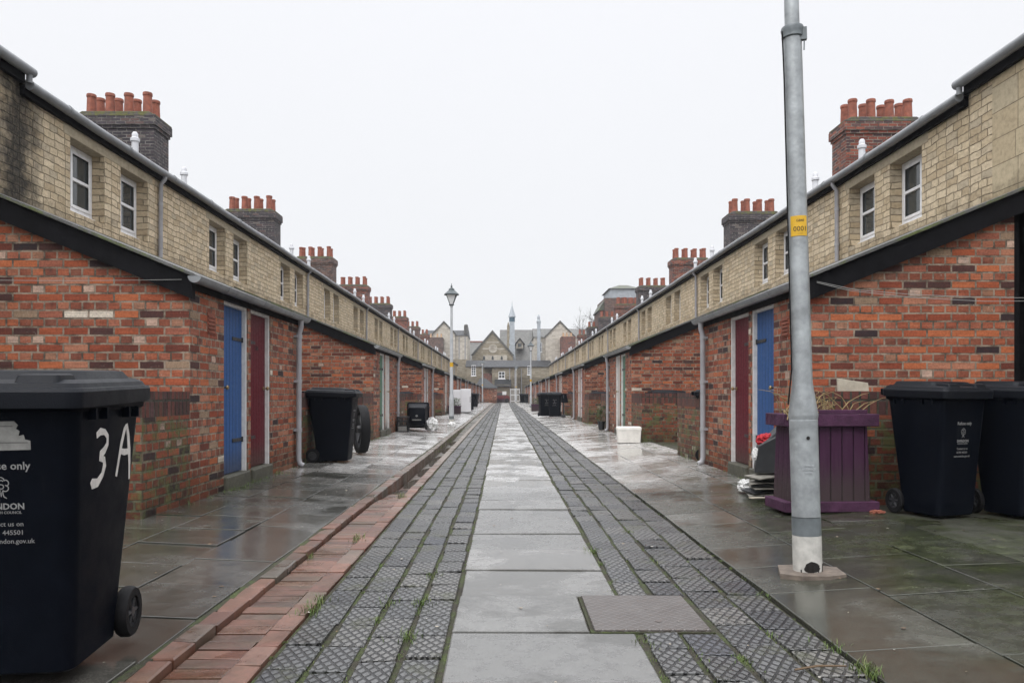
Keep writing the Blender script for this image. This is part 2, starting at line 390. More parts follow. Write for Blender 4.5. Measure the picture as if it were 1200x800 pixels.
# ---- paving
def wet_mat(name, cols, dirt, rlo=.12, rhi=.5, wet=(.42,.58), scale=1.1, moss=0.0, mossx=None, bump=.004, stain=.5, pale=None):
    k = N(name); p = k.pos(); r = k.rnd()
    n1 = k.noise(p, scale, 6, .62, .4); n2 = k.noise(p, 9, 6, .7); n3 = k.noise(p, 120, 3, .7)
    c = k.ramp(r, cols)
    c = k.mix(1.0, c, k.ramp(n2,[(.25,.68),(.5,1.0),(.8,1.22)]),'MULTIPLY')
    c = k.mix(1.0, c, k.ramp(n3,[(.3,.8),(.7,1.2)]),'MULTIPLY')
    if pale:   # paler colour blended in further down the lane
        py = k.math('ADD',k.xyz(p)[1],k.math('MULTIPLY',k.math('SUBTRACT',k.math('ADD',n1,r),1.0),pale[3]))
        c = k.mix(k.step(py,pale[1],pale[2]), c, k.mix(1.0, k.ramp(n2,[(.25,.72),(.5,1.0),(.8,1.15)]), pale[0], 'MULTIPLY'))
    w = k.step(k.math('ADD',n1,k.math('MULTIPLY',k.math('SUBTRACT',r,.5),.16)), wet[0], wet[1])   # 1 = wet
    c = k.mix(k.math('MULTIPLY',w,stain), c, k.mix(1.0,c,dirt,'MULTIPLY'))
    if moss:
        x, y, z = k.xyz(p)
        mm = k.step(k.noise(p, 2.6, 7, .72), .40, .60)
        if mossx: mm = k.math('MULTIPLY', mm, k.math('MULTIPLY', k.step(x, mossx[0], mossx[1]), k.math('SUBTRACT',1.0,k.step(y, mossx[2], mossx[3]))))
        mf = k.math('MULTIPLY', mm, moss)
        c = k.mix(mf, c, k.ramp(n2,[(.3,(.013,.016,.008)),(.6,(.036,.044,.018)),(.74,(.12,.135,.07))]))
    fl = k.math('MULTIPLY', k.step(k.noise(p,26,5,.75),.66,.72), k.step(k.noise(p,1.8,4),.5,.65))
    c = k.mix(k.math('MULTIPLY',fl,.6), c, (.21,.205,.17))
    rr = k.mix(w, k.ramp(n2,[(.2,rhi-.1),(.8,rhi+.12)]), k.ramp(n2,[(.2,rlo-.04),(.8,rlo+.12)]))
    h = k.math('ADD', k.math('MULTIPLY',n2,.6), k.math('MULTIPLY',n3,.3))
    return k.out(c, rr, k.bump(h, bump, k.math('SUBTRACT',1.0,k.math('MULTIPLY',w,.7))), spec=.5)
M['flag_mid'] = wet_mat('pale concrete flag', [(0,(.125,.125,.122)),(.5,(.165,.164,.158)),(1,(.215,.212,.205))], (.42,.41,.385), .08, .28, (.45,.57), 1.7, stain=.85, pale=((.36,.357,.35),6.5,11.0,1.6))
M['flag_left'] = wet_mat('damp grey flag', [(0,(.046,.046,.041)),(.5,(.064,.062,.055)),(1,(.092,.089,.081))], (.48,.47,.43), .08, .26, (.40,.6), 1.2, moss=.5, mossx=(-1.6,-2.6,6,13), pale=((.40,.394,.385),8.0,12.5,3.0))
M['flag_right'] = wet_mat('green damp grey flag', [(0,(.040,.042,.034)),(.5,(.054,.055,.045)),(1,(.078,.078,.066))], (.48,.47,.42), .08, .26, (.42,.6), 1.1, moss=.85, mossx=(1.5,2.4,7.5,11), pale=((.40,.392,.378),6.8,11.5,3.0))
M['yard'] = wet_mat('mossy yard concrete', [(0,(.04,.042,.032)),(1,(.055,.055,.043))], (.5,.45,.4), .15, .5, (.45,.6), 1.3, moss=.85)
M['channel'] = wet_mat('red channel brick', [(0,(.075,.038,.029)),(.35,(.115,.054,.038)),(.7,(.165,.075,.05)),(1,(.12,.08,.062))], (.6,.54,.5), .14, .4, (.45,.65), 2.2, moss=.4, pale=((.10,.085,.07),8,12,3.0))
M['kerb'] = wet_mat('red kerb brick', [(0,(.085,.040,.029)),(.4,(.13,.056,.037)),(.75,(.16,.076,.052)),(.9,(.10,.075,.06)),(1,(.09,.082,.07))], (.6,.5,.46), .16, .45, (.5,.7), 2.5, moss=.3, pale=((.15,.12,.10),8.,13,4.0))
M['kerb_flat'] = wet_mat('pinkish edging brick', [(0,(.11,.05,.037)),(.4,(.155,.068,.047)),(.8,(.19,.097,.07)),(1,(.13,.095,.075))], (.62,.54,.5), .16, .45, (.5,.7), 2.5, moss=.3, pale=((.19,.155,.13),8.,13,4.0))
def sett_mat():
    k = N('blue diamond sett'); p = k.pos(); r = k.rnd(); uv = k.uv(); u, v, _ = k.xyz(uv)
    nz = k.math('MULTIPLY',k.math('SUBTRACT',k.noise(p,18,3),.5),.12)
    ua = k.math('ADD',k.math('DIVIDE',u,.046),k.math('ADD',nz,k.math('MULTIPLY',r,3.7))); va = k.math('ADD',k.math('DIVIDE',v,.078),k.math('MULTIPLY',r,5.3))
    def line(s):
        f = k.math('ABSOLUTE',k.math('SUBTRACT',k.math('FRACT',s),.5)); return k.step(f,.33,.42)
    g = k.math('MAXIMUM', line(k.math('ADD',ua,va)), line(k.math('SUBTRACT',ua,va)))
    worn = k.step(k.math('ADD',k.noise(p,3.5,5,.7),k.math('MULTIPLY',r,.3)),.78,.95)
    g = k.math('MULTIPLY',g,k.math('SUBTRACT',1.0,k.math('MULTIPLY',worn,.75)))
    n2 = k.noise(p, 10, 6, .7); n3 = k.noise(p, 90, 3, .7)
    c = k.ramp(r,[(0,(.055,.057,.062)),(.3,(.078,.080,.082)),(.6,(.098,.098,.097)),(.9,(.128,.124,.116)),(.97,(.038,.042,.055))])
    c = k.mix(1.0, c, k.ramp(n2,[(.25,.7),(.75,1.35)]),'MULTIPLY'); c = k.mix(1.0, c, k.ramp(n3,[(.3,.75),(.7,1.25)]),'MULTIPLY')
    gc = k.mix(k.math('MULTIPLY',k.step(k.noise(p,1.9,5,.7),.52,.72),.25), (.006,.006,.007), (.035,.042,.016))
    c = k.mix(k.math('MULTIPLY',g,.93), c, gc)
    c = k.mix(k.math('MULTIPLY',k.step(k.noise(p,2.3,7,.78),.52,.66),.6), c, k.ramp(n3,[(.3,(.03,.033,.016)),(.7,(.07,.075,.03))]))
    c = k.mix(k.math('MULTIPLY',k.step(k.noise(p,.7,4),.5,.7),.45), c, k.mix(1.0,c,(.5,.48,.44),'MULTIPLY'))
    h = k.math('SUBTRACT',k.math('MULTIPLY',n3,.15),g)
    return k.out(c, k.ramp(n2,[(.25,.2),(.8,.42)]), k.bump(h,.008,1.0), spec=.5)
M['sett'] = sett_mat()
def bed_mat():
    k = N('mossy joint soil'); p = k.pos()
    n = k.noise(p, 6, 7, .75); n2 = k.noise(p, 60, 4, .7)
    c = k.ramp(n,[(.3,(.020,.017,.011)),(.46,(.034,.030,.018)),(.56,(.036,.045,.014)),(.70,(.065,.09,.018))])
    c = k.mix(1.0,c,k.ramp(n2,[(.3,.6),(.7,1.4)]),'MULTIPLY')
    return k.out(c,.9,k.bump(n2,.012))
M['bed'] = bed_mat()
M['ground'] = wet_mat('far tarmac', [(0,(.10,.10,.10)),(1,(.12,.12,.118))], (.7,.7,.7), .3, .7, (.5,.7), .3)
k = N('puddle water'); M['water'] = k.out((.03,.028,.022), .03, k.bump(k.noise(k.pos(),14,2),.0015), 0, .5)
k = N('grass blade'); M['grass'] = k.out(k.ramp(k.rnd(),[(0,(.045,.075,.014)),(.5,(.075,.125,.02)),(1,(.13,.15,.045))]), .6)
k = N('leaf litter'); M['litter'] = k.out(k.ramp(k.rnd(),[(0,(.06,.04,.025)),(.4,(.16,.10,.05)),(.7,(.30,.26,.2)),(1,(.42,.4,.36))]), .7)

# ---- objects
def bin_plastic(name, col):
    k = N(name); p = k.obj(); n = k.noise(p,7,6,.7); n3 = k.noise(p,260,2)
    c = k.ramp(n,[(.3,tuple(x*.8 for x in col)),(.7,tuple(x*1.25 for x in col))])
    st = k.noise(k.n('Mapping',{'Vector':p,'Scale':(9.,9.,.7)}).outputs[0], 3, 5, .65)
    c = k.mix(k.math('MULTIPLY',k.step(st,.58,.78),.22), c, (.018,.019,.02))
    sc = k.step(k.noise(p,38,5,.8),.7,.74)
    c = k.mix(k.math('MULTIPLY',sc,.25), c, (.12,.12,.12))
    return k.out(c, k.ramp(n,[(.3,.42),(.7,.6)]), k.bump(n3,.0012), spec=.06)
M['bin'] = bin_plastic('navy black bin plastic', (.0024,.0036,.0068))
M['bin_lid'] = bin_plastic('navy black lid plastic', (.003,.0043,.0076)); M['bin_lid'].node_tree.nodes['Principled BSDF'].inputs['Specular IOR Level'].default_value = .2
M['rubber'] = simple('black rubber', (.008,.008,.009), .7, .2, 20, .001, 0, .2)
M['bin_rim'] = simple('dark plastic wheel rim', (.022,.023,.026), .4, .2, 12)
M['ink'] = simple('pale printed lettering', (.22,.22,.22), .6, .1, 40)
M['paint_white'] = simple('brushed white paint', (.60,.58,.55), .6, .2, 40, .002)
M['torn_label'] = simple('torn faded label', (.20,.20,.19), .7, .25, 30, .001)
M['galv'] = simple('galvanised steel', (.30,.32,.33), .42, .3, 9, .002, .35)
M['galv_dark'] = simple('grey painted steel band', (.15,.17,.18), .45, .25, 9, .002, .2)
M['lamp_grey'] = simple('pale grey lamp column paint', (.44,.46,.48), .45, .12, 6)
M['lamp_top'] = simple('dark lantern metal', (.05,.065,.07), .4, .2, 12)
k = N('frosted lantern glass'); M['lamp_glass'] = k.out((.86,.87,.88), .45, None, 0, .4)
M['rust'] = simple('black rust hole', (.008,.006,.005), .9, .4, 60, .004)
M['band_white'] = simple('grubby white paint', (.46,.45,.42), .6, .25, 14, .003)
M['yellow'] = simple('yellow sticker', (.62,.36,.015), .5, .1, 20)
M['black_ink'] = simple('black printed ink', (.02,.018,.01), .6, .1, 20)
M['purple'] = door_mat('purple stained boards', (.052,.018,.044))
M['purple_plain'] = simple('purple stained timber', (.055,.019,.046), .7, .4, 8, .006, 0, .25)
M['soil'] = simple('dark potting soil', (.02,.015,.01), .95, .4, 30, .02)
M['dry'] = simple('dry plant stems', (.26,.19,.09), .8, .3, 10)
M['leafg'] = simple('small green leaves', (.055,.09,.03), .6, .4, 8)
M['plank'] = simple('pale weathered board', (.40,.36,.29), .8, .2, 14, .003)
M['charcoal'] = simple('charcoal plastic crate', (.022,.024,.027), .5, .2, 10, .001)
M['card'] = simple('soggy folded card', (.20,.19,.165), .8, .4, 14, .004)
M['red_cloth'] = simple('red cloth', (.38,.02,.03), .8, .3, 12, .004)
M['white_bag'] = simple('white plastic sack', (.62,.62,.61), .35, .15, 12, .004)
M['foam'] = simple('white polystyrene', (.68,.66,.62), .85, .12, 8, .003)
M['fridge'] = simple('white enamel panel', (.66,.66,.68), .35, .06, 4)
M['wire'] = simple('grey washing line', (.30,.30,.29), .5, .1, 20)
M['bark'] = simple('grey bark', (.07,.06,.05), .9, .3, 10)
M['car_red'] = simple('red paint', (.11,.012,.012), .35, .1, 4)
M['sign_white'] = simple('white sign face', (.66,.66,.66), .5, .05, 4)
M['band_blue'] = simple('blue grey louvres', (.06,.11,.15), .6, .2, 6)
M['lead'] = simple('pale lead cladding', (.33,.36,.39), .55, .2, 3)
M['iron'] = simple('rusty cast iron', (.12,.10,.092), .42, .3, 7, .0015, .35)
def tread_mat():
    k = N('steel tread plate'); p = k.obj(); u, v, _ = k.xyz(k.uv())
    a = k.math('DIVIDE',u,.026); b = k.math('DIVIDE',v,.026)
    ch = k.math('FLOORED_MODULO',k.math('ADD',k.math('FLOOR',a),k.math('FLOOR',b)),2.0)
    fa = k.math('SUBTRACT',k.math('FRACT',a),.5); fb = k.math('SUBTRACT',k.math('FRACT',b),.5)
    s1 = k.math('ABSOLUTE',k.math('ADD',fa,fb)); s2 = k.math('ABSOLUTE',k.math('SUBTRACT',fa,fb))
    bar = k.math('SUBTRACT',1.0,k.step(k.mix(ch,s1,s2),.10,.26))
    n = k.noise(p,7,6,.7); n2 = k.noise(p,60,4,.7)
    c = k.ramp(n,[(.3,(.075,.062,.057)),(.55,(.10,.09,.085)),(.75,(.135,.125,.12))])
    c = k.mix(k.math('MULTIPLY',k.step(n2,.5,.7),.5), c, (.10,.065,.045))
    c = k.mix(k.math('MULTIPLY',bar,.45), c, (.22,.21,.205))
    return k.out(c, k.ramp(n,[(.3,.36),(.7,.52)]), k.bump(bar,.003), .3)
M['tread'] = tread_mat()
# ================================================================== camera, sky, light
LX, HX = 2.79, 5.77           # faces of the outhouses and of the houses, left and right of the lane
CAMZ = 1.05
cam = bpy.data.cameras.new('Camera'); co = bpy.data.objects.new('Camera', cam); COL.objects.link(co)
co.location = (0,0,CAMZ); co.rotation_euler = (R(90),0,0)
cam.sensor_width = 36; cam.lens = 27.27; cam.shift_x = .0083; cam.shift_y = .0517
cam.clip_start = .05; cam.clip_end = 3000
cam.dof.use_dof = False
scene.camera = co
w = bpy.data.worlds.new('World'); scene.world = w; w.use_nodes = True
nt = w.node_tree; bg = nt.nodes['Background']
SUN_EL, SUN_AZ = 52, 205      # behind the camera, a little to the left, through thick cloud
sky = nt.nodes.new('ShaderNodeTexSky'); sky.sky_type = 'NISHITA'; sky.sun_disc = False
sky.sun_elevation = R(SUN_EL); sky.sun_rotation = R(SUN_AZ)
tc = nt.nodes.new('ShaderNodeTexCoord'); sx = nt.nodes.new('ShaderNodeSeparateXYZ'); nt.links.new(tc.outputs['Generated'], sx.inputs[0])
nz = nt.nodes.new('ShaderNodeTexNoise'); nz.inputs['Scale'].default_value = 1.6; nz.inputs['Detail'].default_value = 4
nt.links.new(tc.outputs['Generated'], nz.inputs['Vector'])
ad = nt.nodes.new('ShaderNodeMath'); ad.operation = 'MULTIPLY_ADD'; nt.links.new(nz.outputs[0], ad.inputs[0]); ad.inputs[1].default_value = .16
nt.links.new(sx.outputs[2], ad.inputs[2])
rp = nt.nodes.new('ShaderNodeValToRGB'); nt.links.new(ad.outputs[0], rp.inputs[0])
e = rp.color_ramp.elements
e[0].position = 0.0; e[0].color = (.425,.43,.44,1)
e[1].position = 1.0; e[1].color = (1.3,1.31,1.36,1)
for p_, c_ in ((.30,(.442,.447,.46,1)),(.57,(.462,.467,.485,1)),(.74,(1.05,1.06,1.10,1))):
    q = e.new(p_); q.color = c_
sc_ = nt.nodes.new('ShaderNodeMix'); sc_.data_type='RGBA'; sc_.blend_type='MULTIPLY'; sc_.inputs[0].default_value = 1
nt.links.new(rp.outputs[0], sc_.inputs[6]); sc_.inputs[7].default_value = (SKYG,SKYG,SKYG,1)
mx = nt.nodes.new('ShaderNodeMix'); mx.data_type='RGBA'; mx.inputs[0].default_value = .97
nt.links.new(sky.outputs[0], mx.inputs[6]); nt.links.new(sc_.outputs[2], mx.inputs[7])
nt.links.new(mx.outputs[2], bg.inputs[0]); bg.inputs[1].default_value = .1
sl = bpy.data.lights.new('Sun','SUN'); so = bpy.data.objects.new('Sun', sl); COL.objects.link(so)
sl.energy = SUN_E; sl.angle = R(60); sl.color = (1,.97,.93)
d = Vector((math.sin(R(SUN_AZ))*math.cos(R(SUN_EL)), math.cos(R(SUN_AZ))*math.cos(R(SUN_EL)), math.sin(R(SUN_EL))))
so.rotation_euler = d.to_track_quat('Z','Y').to_euler(); so.location = d*50+Vector((0,0,20))
scene.view_settings.view_transform = 'Standard'; scene.view_settings.look = 'None'
scene.view_settings.exposure = EXPO; scene.view_settings.gamma = 1
scene.render.engine = 'CYCLES'
cy = scene.cycles; cy.max_bounces = 6; cy.diffuse_bounces = 3; cy.glossy_bounces = 3; cy.transparent_max_bounces = 6; cy.sample_clamp_indirect = 6
cy.use_denoising = True; cy.use_adaptive_sampling = True; cy.adaptive_threshold = .02

# ================================================================== ground and paving
END = 97.0
m = MB(); g_ = [(-400,-60,-.16),(400,-60,-.16),(400,700,-.16),(-400,700,-.16)]; m.add(g_,[(0,1,2,3)])
tag(m.build('ground', M['ground']), kind='structure')
m = MB(); m.box(-60,60,END+.02,END+7,-.155,-.02); tag(m.build('street', M['ground']), kind='structure')
m = MB(); m.box(-.935,1.375,-2.5,END,-.15,-.013); tag(m.build('lane_bed', M['bed']), kind='structure')
flat = lambda x,y: 0.0
# central strip of flags
m = MB(); y = 3.43-.61*10
COV = (.395,.935,3.445,4.045)
while y < END-.1:
    l = .61 + random.uniform(-.002,.002)
    a, b = -.232+random.uniform(-.006,.006), .588+random.uniform(-.006,.006)
    if y+l > COV[2]+.1 and y < COV[3]-.1: b = .384
    z = random.uniform(-.004,.005)
    tx, ty = random.uniform(-.006,.006), random.uniform(-.006,.006)
    m.pad(a,b,y+.006,y+l-.006,-.1,lambda px,py,z=z,tx=tx,ty=ty,y=y: z+tx*px+ty*(py-y),ch=.006,jit=.0012,cut=.004)
    y += l
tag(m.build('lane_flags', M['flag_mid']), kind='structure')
# diamond pattern setts either side
m = MB()
def col(x0, x1, off):
    y = -2.4+off
    while y < END-.35:
        l = .298+random.uniform(-.006,.006)
        if x1 > COV[0] and x0 < COV[1]:
            if y < COV[2]-.03 < y+l+.05: l = COV[2]-.02-y
            elif COV[2]-.05 <= y < COV[3]+.02: y = COV[3]+.02
        if True:
            z = random.uniform(-.004,.003); tx, ty = random.uniform(-.032,.032), random.uniform(-.025,.025); cx = (x0+x1)/2
            w0 = random.uniform(-.006,.006); m.pad(x0+.010+w0,x1-.010+w0,y+random.choice([.0015,.0015,.006]),y+l-random.choice([.0015,.0015,.006]),-.1,lambda px,py,z=z,tx=tx,ty=ty,y=y: z+tx*(px-cx)+ty*(py-y-.15),ch=.004,jit=.002,cut=.006)
        y += l
for i in range(4): col(-.925+i*.172, -.925+(i+1)*.172, random.uniform(0,.3))
for a,b in ((.602,.775),(.775,.955),(.955,1.165),(1.165,1.372)): col(a, b, random.uniform(0,.3))
tag(m.build('lane_setts', M['sett']), kind='structure')
# left drain channel: flat edging, recessed cross bricks that sink into a deeper gully, raised kerb
def sag(y): return -.006-.105*max(0,min(1,(y-7.5)/2.0))*max(0,min(1,(26-y)/6.0))
m = MB(); y = -2.4
while y < END:
    z = random.uniform(-.003,.003)
    m.pad(-1.045,-.937,y+.003,y+.222,-.15,lambda px,py,z=z: z+.005,ch=.006,jit=.003,cut=.006); y += .225
tag(m.build('channel_edging', M['kerb_flat']), kind='structure')
m = MB(); y = -2.4
while y < END:
    z = random.uniform(-.003,.003); s_ = sag(y)
    m.pad(-1.272,-1.05,y+.002,y+.104,-.22,lambda px,py,z=z,s_=s_: s_+z-.010*math.sin((px+1.272)/.222*PI),ch=.004,jit=.002,cut=.004); y += .108
tag(m.build('channel_bricks', M['channel']), kind='structure')
m = MB(); y = -2.4
def wav(y): return .012*math.sin(y*.55)+.006*math.sin(y*1.7)
while y < END:
    z = random.uniform(-.004,.004); ww = wav(y)
    m.pad(-1.385+ww,-1.277+ww*.4,y+.003,y+.222,-.22,lambda px,py,z=z: .027+z,ch=.008,jit=.004,cut=.008); y += .225
tag(m.build('kerb', M['kerb']), kind='structure')
m = MB()
for (a,b) in ((8.3,9.1),(9.35,10.6),(10.9,12.2),(12.5,14.6),(15.2,16.9),(17.5,19.2)):
    n=24; L=[];Rr=[]
    for i in range(n+1):
        yy=a+(b-a)*i/n; wd=math.sin(PI*i/n)**.5
        L.append((-1.16-.105*wd+random.uniform(-.01,.01)*wd,yy,sag((a+b)/2)+.004)); Rr.append((-1.16+.10*wd+random.uniform(-.012,.012)*wd,yy,sag((a+b)/2)+.004))
    m.add(L+Rr,[(i,i+1,n+2+i,n+1+i) for i in range(n)])
tag(m.build('water', M['water']), kind='structure')
# left pavement
def pz_l(x,y): return .030+.062*max(0,min(1,(-1.39-x)/1.4))
def pz_r(x,y): return .004+.088*max(0,min(1,(x-1.375)/1.4))
m = MB()
m.box(-6.2,-1.36,-2.5,END,-.15,.024); m.box(1.38,6.2,-2.5,END,-.15,-.03)
tag(m.build('pavement_bed', M['bed']), kind='structure')
def flags(xs, pz, lens, mat, name, tilt):
    m = MB()
    for i in range(len(xs)-1):
        y = -2.4+random.uniform(0,.4)
        while y < END-.6:
            l = random.choice(lens)*random.uniform(.98,1.02); z = random.uniform(-.004,.004); tx,ty = random.uniform(-tilt,tilt),random.uniform(-tilt,tilt); cx=(xs[i]+xs[i+1])/2
            m.pad(xs[i]+.004,xs[i+1]-.004,y+.004,y+l-.004,-.12,lambda px,py,z=z,tx=tx,ty=ty,y=y,cx=cx: pz(px,py)+z+tx*(px-cx)+ty*(py-y-l/2),ch=.003,jit=.0015,cut=.005)
            y += l
    tag(m.build(name, mat), kind='structure')
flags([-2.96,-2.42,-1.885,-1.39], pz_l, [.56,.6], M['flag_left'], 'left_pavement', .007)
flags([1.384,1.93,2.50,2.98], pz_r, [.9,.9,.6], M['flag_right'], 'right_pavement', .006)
m = MB()
m.box(-6.2,-2.965,-2.5,END,-.1,.088); m.box(2.985,6.2,-2.5,END,-.1,.088)
tag(m.build('yard_ground', M['yard']), kind='structure')

# moss, grass tufts and litter
def blades(m, x, y, z, n, h, spread):
    for _ in range(n):
        bx, by = x+random.gauss(0,spread), y+random.gauss(0,spread*1.6); a = random.uniform(0,2*PI); hh = h*random.uniform(.5,1.2); w_ = random.uniform(.0012,.0028)
        dx, dy = math.cos(a)*hh*.6, math.sin(a)*hh*.6; px, py = -math.sin(a)*w_, math.cos(a)*w_
        m.add([(bx-px,by-py,z),(bx+px,by+py,z),(bx+dx*.4+px*.7,by+dy*.4+py*.7,z+hh*.6),(bx+dx*.4-px*.7,by+dy*.4-py*.7,z+hh*.6),(bx+dx,by+dy,z+hh*.9)],
              [(0,1,2,3),(3,2,4)])
m = MB()
lines = [-.932,-.753,-.581,-.409,-.236,.597,.775,.955,1.165,1.372]
for _ in range(330):
    x = random.choice(lines); y = 2.4+11*random.random()**1.7
    if COV[0]-.02 < x < COV[1]+.02 and COV[2]-.03 < y < COV[3]+.03: continue
    big = random.random() < .05
    blades(m, x+random.gauss(0,.008), y, -.010, random.randint(6,14) if not big else 36, .010 if not big else .022, .010 if not big else .02)
for (x,y,n,h) in ((1.37,2.92,90,.05),(1.365,3.2,40,.03),(-.93,3.75,70,.045),(-.935,3.95,45,.04),(-.41,3.35,60,.035),(-.58,3.9,50,.03),(-.41,3.9,70,.03),(-.41,4.5,50,.03),
                  (.955,3.05,16,.018),(.775,3.1,20,.018),(.60,3.3,30,.02),(.6,5.2,60,.03),(-1.27,5.0,40,.04),(-1.05,5.6,40,.05),(-1.04,7.9,50,.06),(1.372,4.1,30,.02)):
    blades(m, x, y, -.005, n, h, .028)
for s in (-1,1):
    for _ in range(90):
        y = 6.5+40*random.random()**1.5; x = s*(LX-.02-random.random()*.05); blades(m,x,y,.085,10,.035,.02)
for (x,y,n) in ((-2.72,7.9,90),(-2.74,8.6,60),(-2.75,9.4,60),(-2.5,12.3,60),(-2.74,16.9,80),(-2.76,18,90),(2.6,17.4,50)):
    blades(m,x,y,.085,n,.05,.07)
for _ in range(60):
    y = 14+30*random.random(); blades(m,-1.27+random.gauss(0,.04),y,-.02,16,.06,.05)
tag(m.build('grass', M['grass'], recalc=False), kind='stuff')
m = MB()
for _ in range(330):
    x = random.uniform(-2.75,5.0); y = 2.6+10*random.random()**1.5
    if x > LX and y > 6: continue
    z = (pz_l(x,y) if x < -1.39 else pz_r(x,y) if x > 1.38 else 0.0)+.006
    if -1.39 <= x < -.93: z = .0
    if x > 2.98: z = .094
    s_ = random.choice([.004,.005,.006,.008,.014]); a = random.uniform(0,2*PI)
    pts = [(x+s_*random.uniform(.6,1.2)*math.cos(a+t),y+s_*random.uniform(.5,1.0)*math.sin(a+t),z+random.uniform(0,.004)) for t in (0,1.3,2.5,3.6,4.9)]
    m.add(pts+[(x,y,z+s_*.35)],[(i,(i+1)%5,5) for i in range(5)]+[(0,1,2,3,4)])
tag(m.build('litter', M['litter']), kind='stuff')
# twig
m = MB(); m.tube([(1.10,2.93,.012),(1.20,2.96,.016),(1.31,2.965,.014)],[.004,.005,.003],5)
tag(m.build('twig', M['litter'], smooth=60), 'small dry twig lying on the diamond setts near the right edge', 'twig')

# inspection cover
t = thing('inspection_cover','rectangular steel tread plate cover set into the setts beside the central flags','inspection cover',(0,0,0))
m = MB(); a,b,c_,d_ = COV
m.box(a-.006,b+.006,c_-.006,d_+.006,-.08,-.004); m.build('frame',M['bed'],t)
m = MB(); m.box(a+.01,b-.01,c_+.006,d_-.006,-.03,.006); o = m.build('plate',M['tread'],t,bevel=.003)
m = MB(); m.lathe([(.013,-.001),(.016,.0015),(.016,.0022),(.009,.0022)],((a+b)/2+.05,c_+.13,.006),14); m.build('lifting_hole',M['iron'],t,smooth=40)

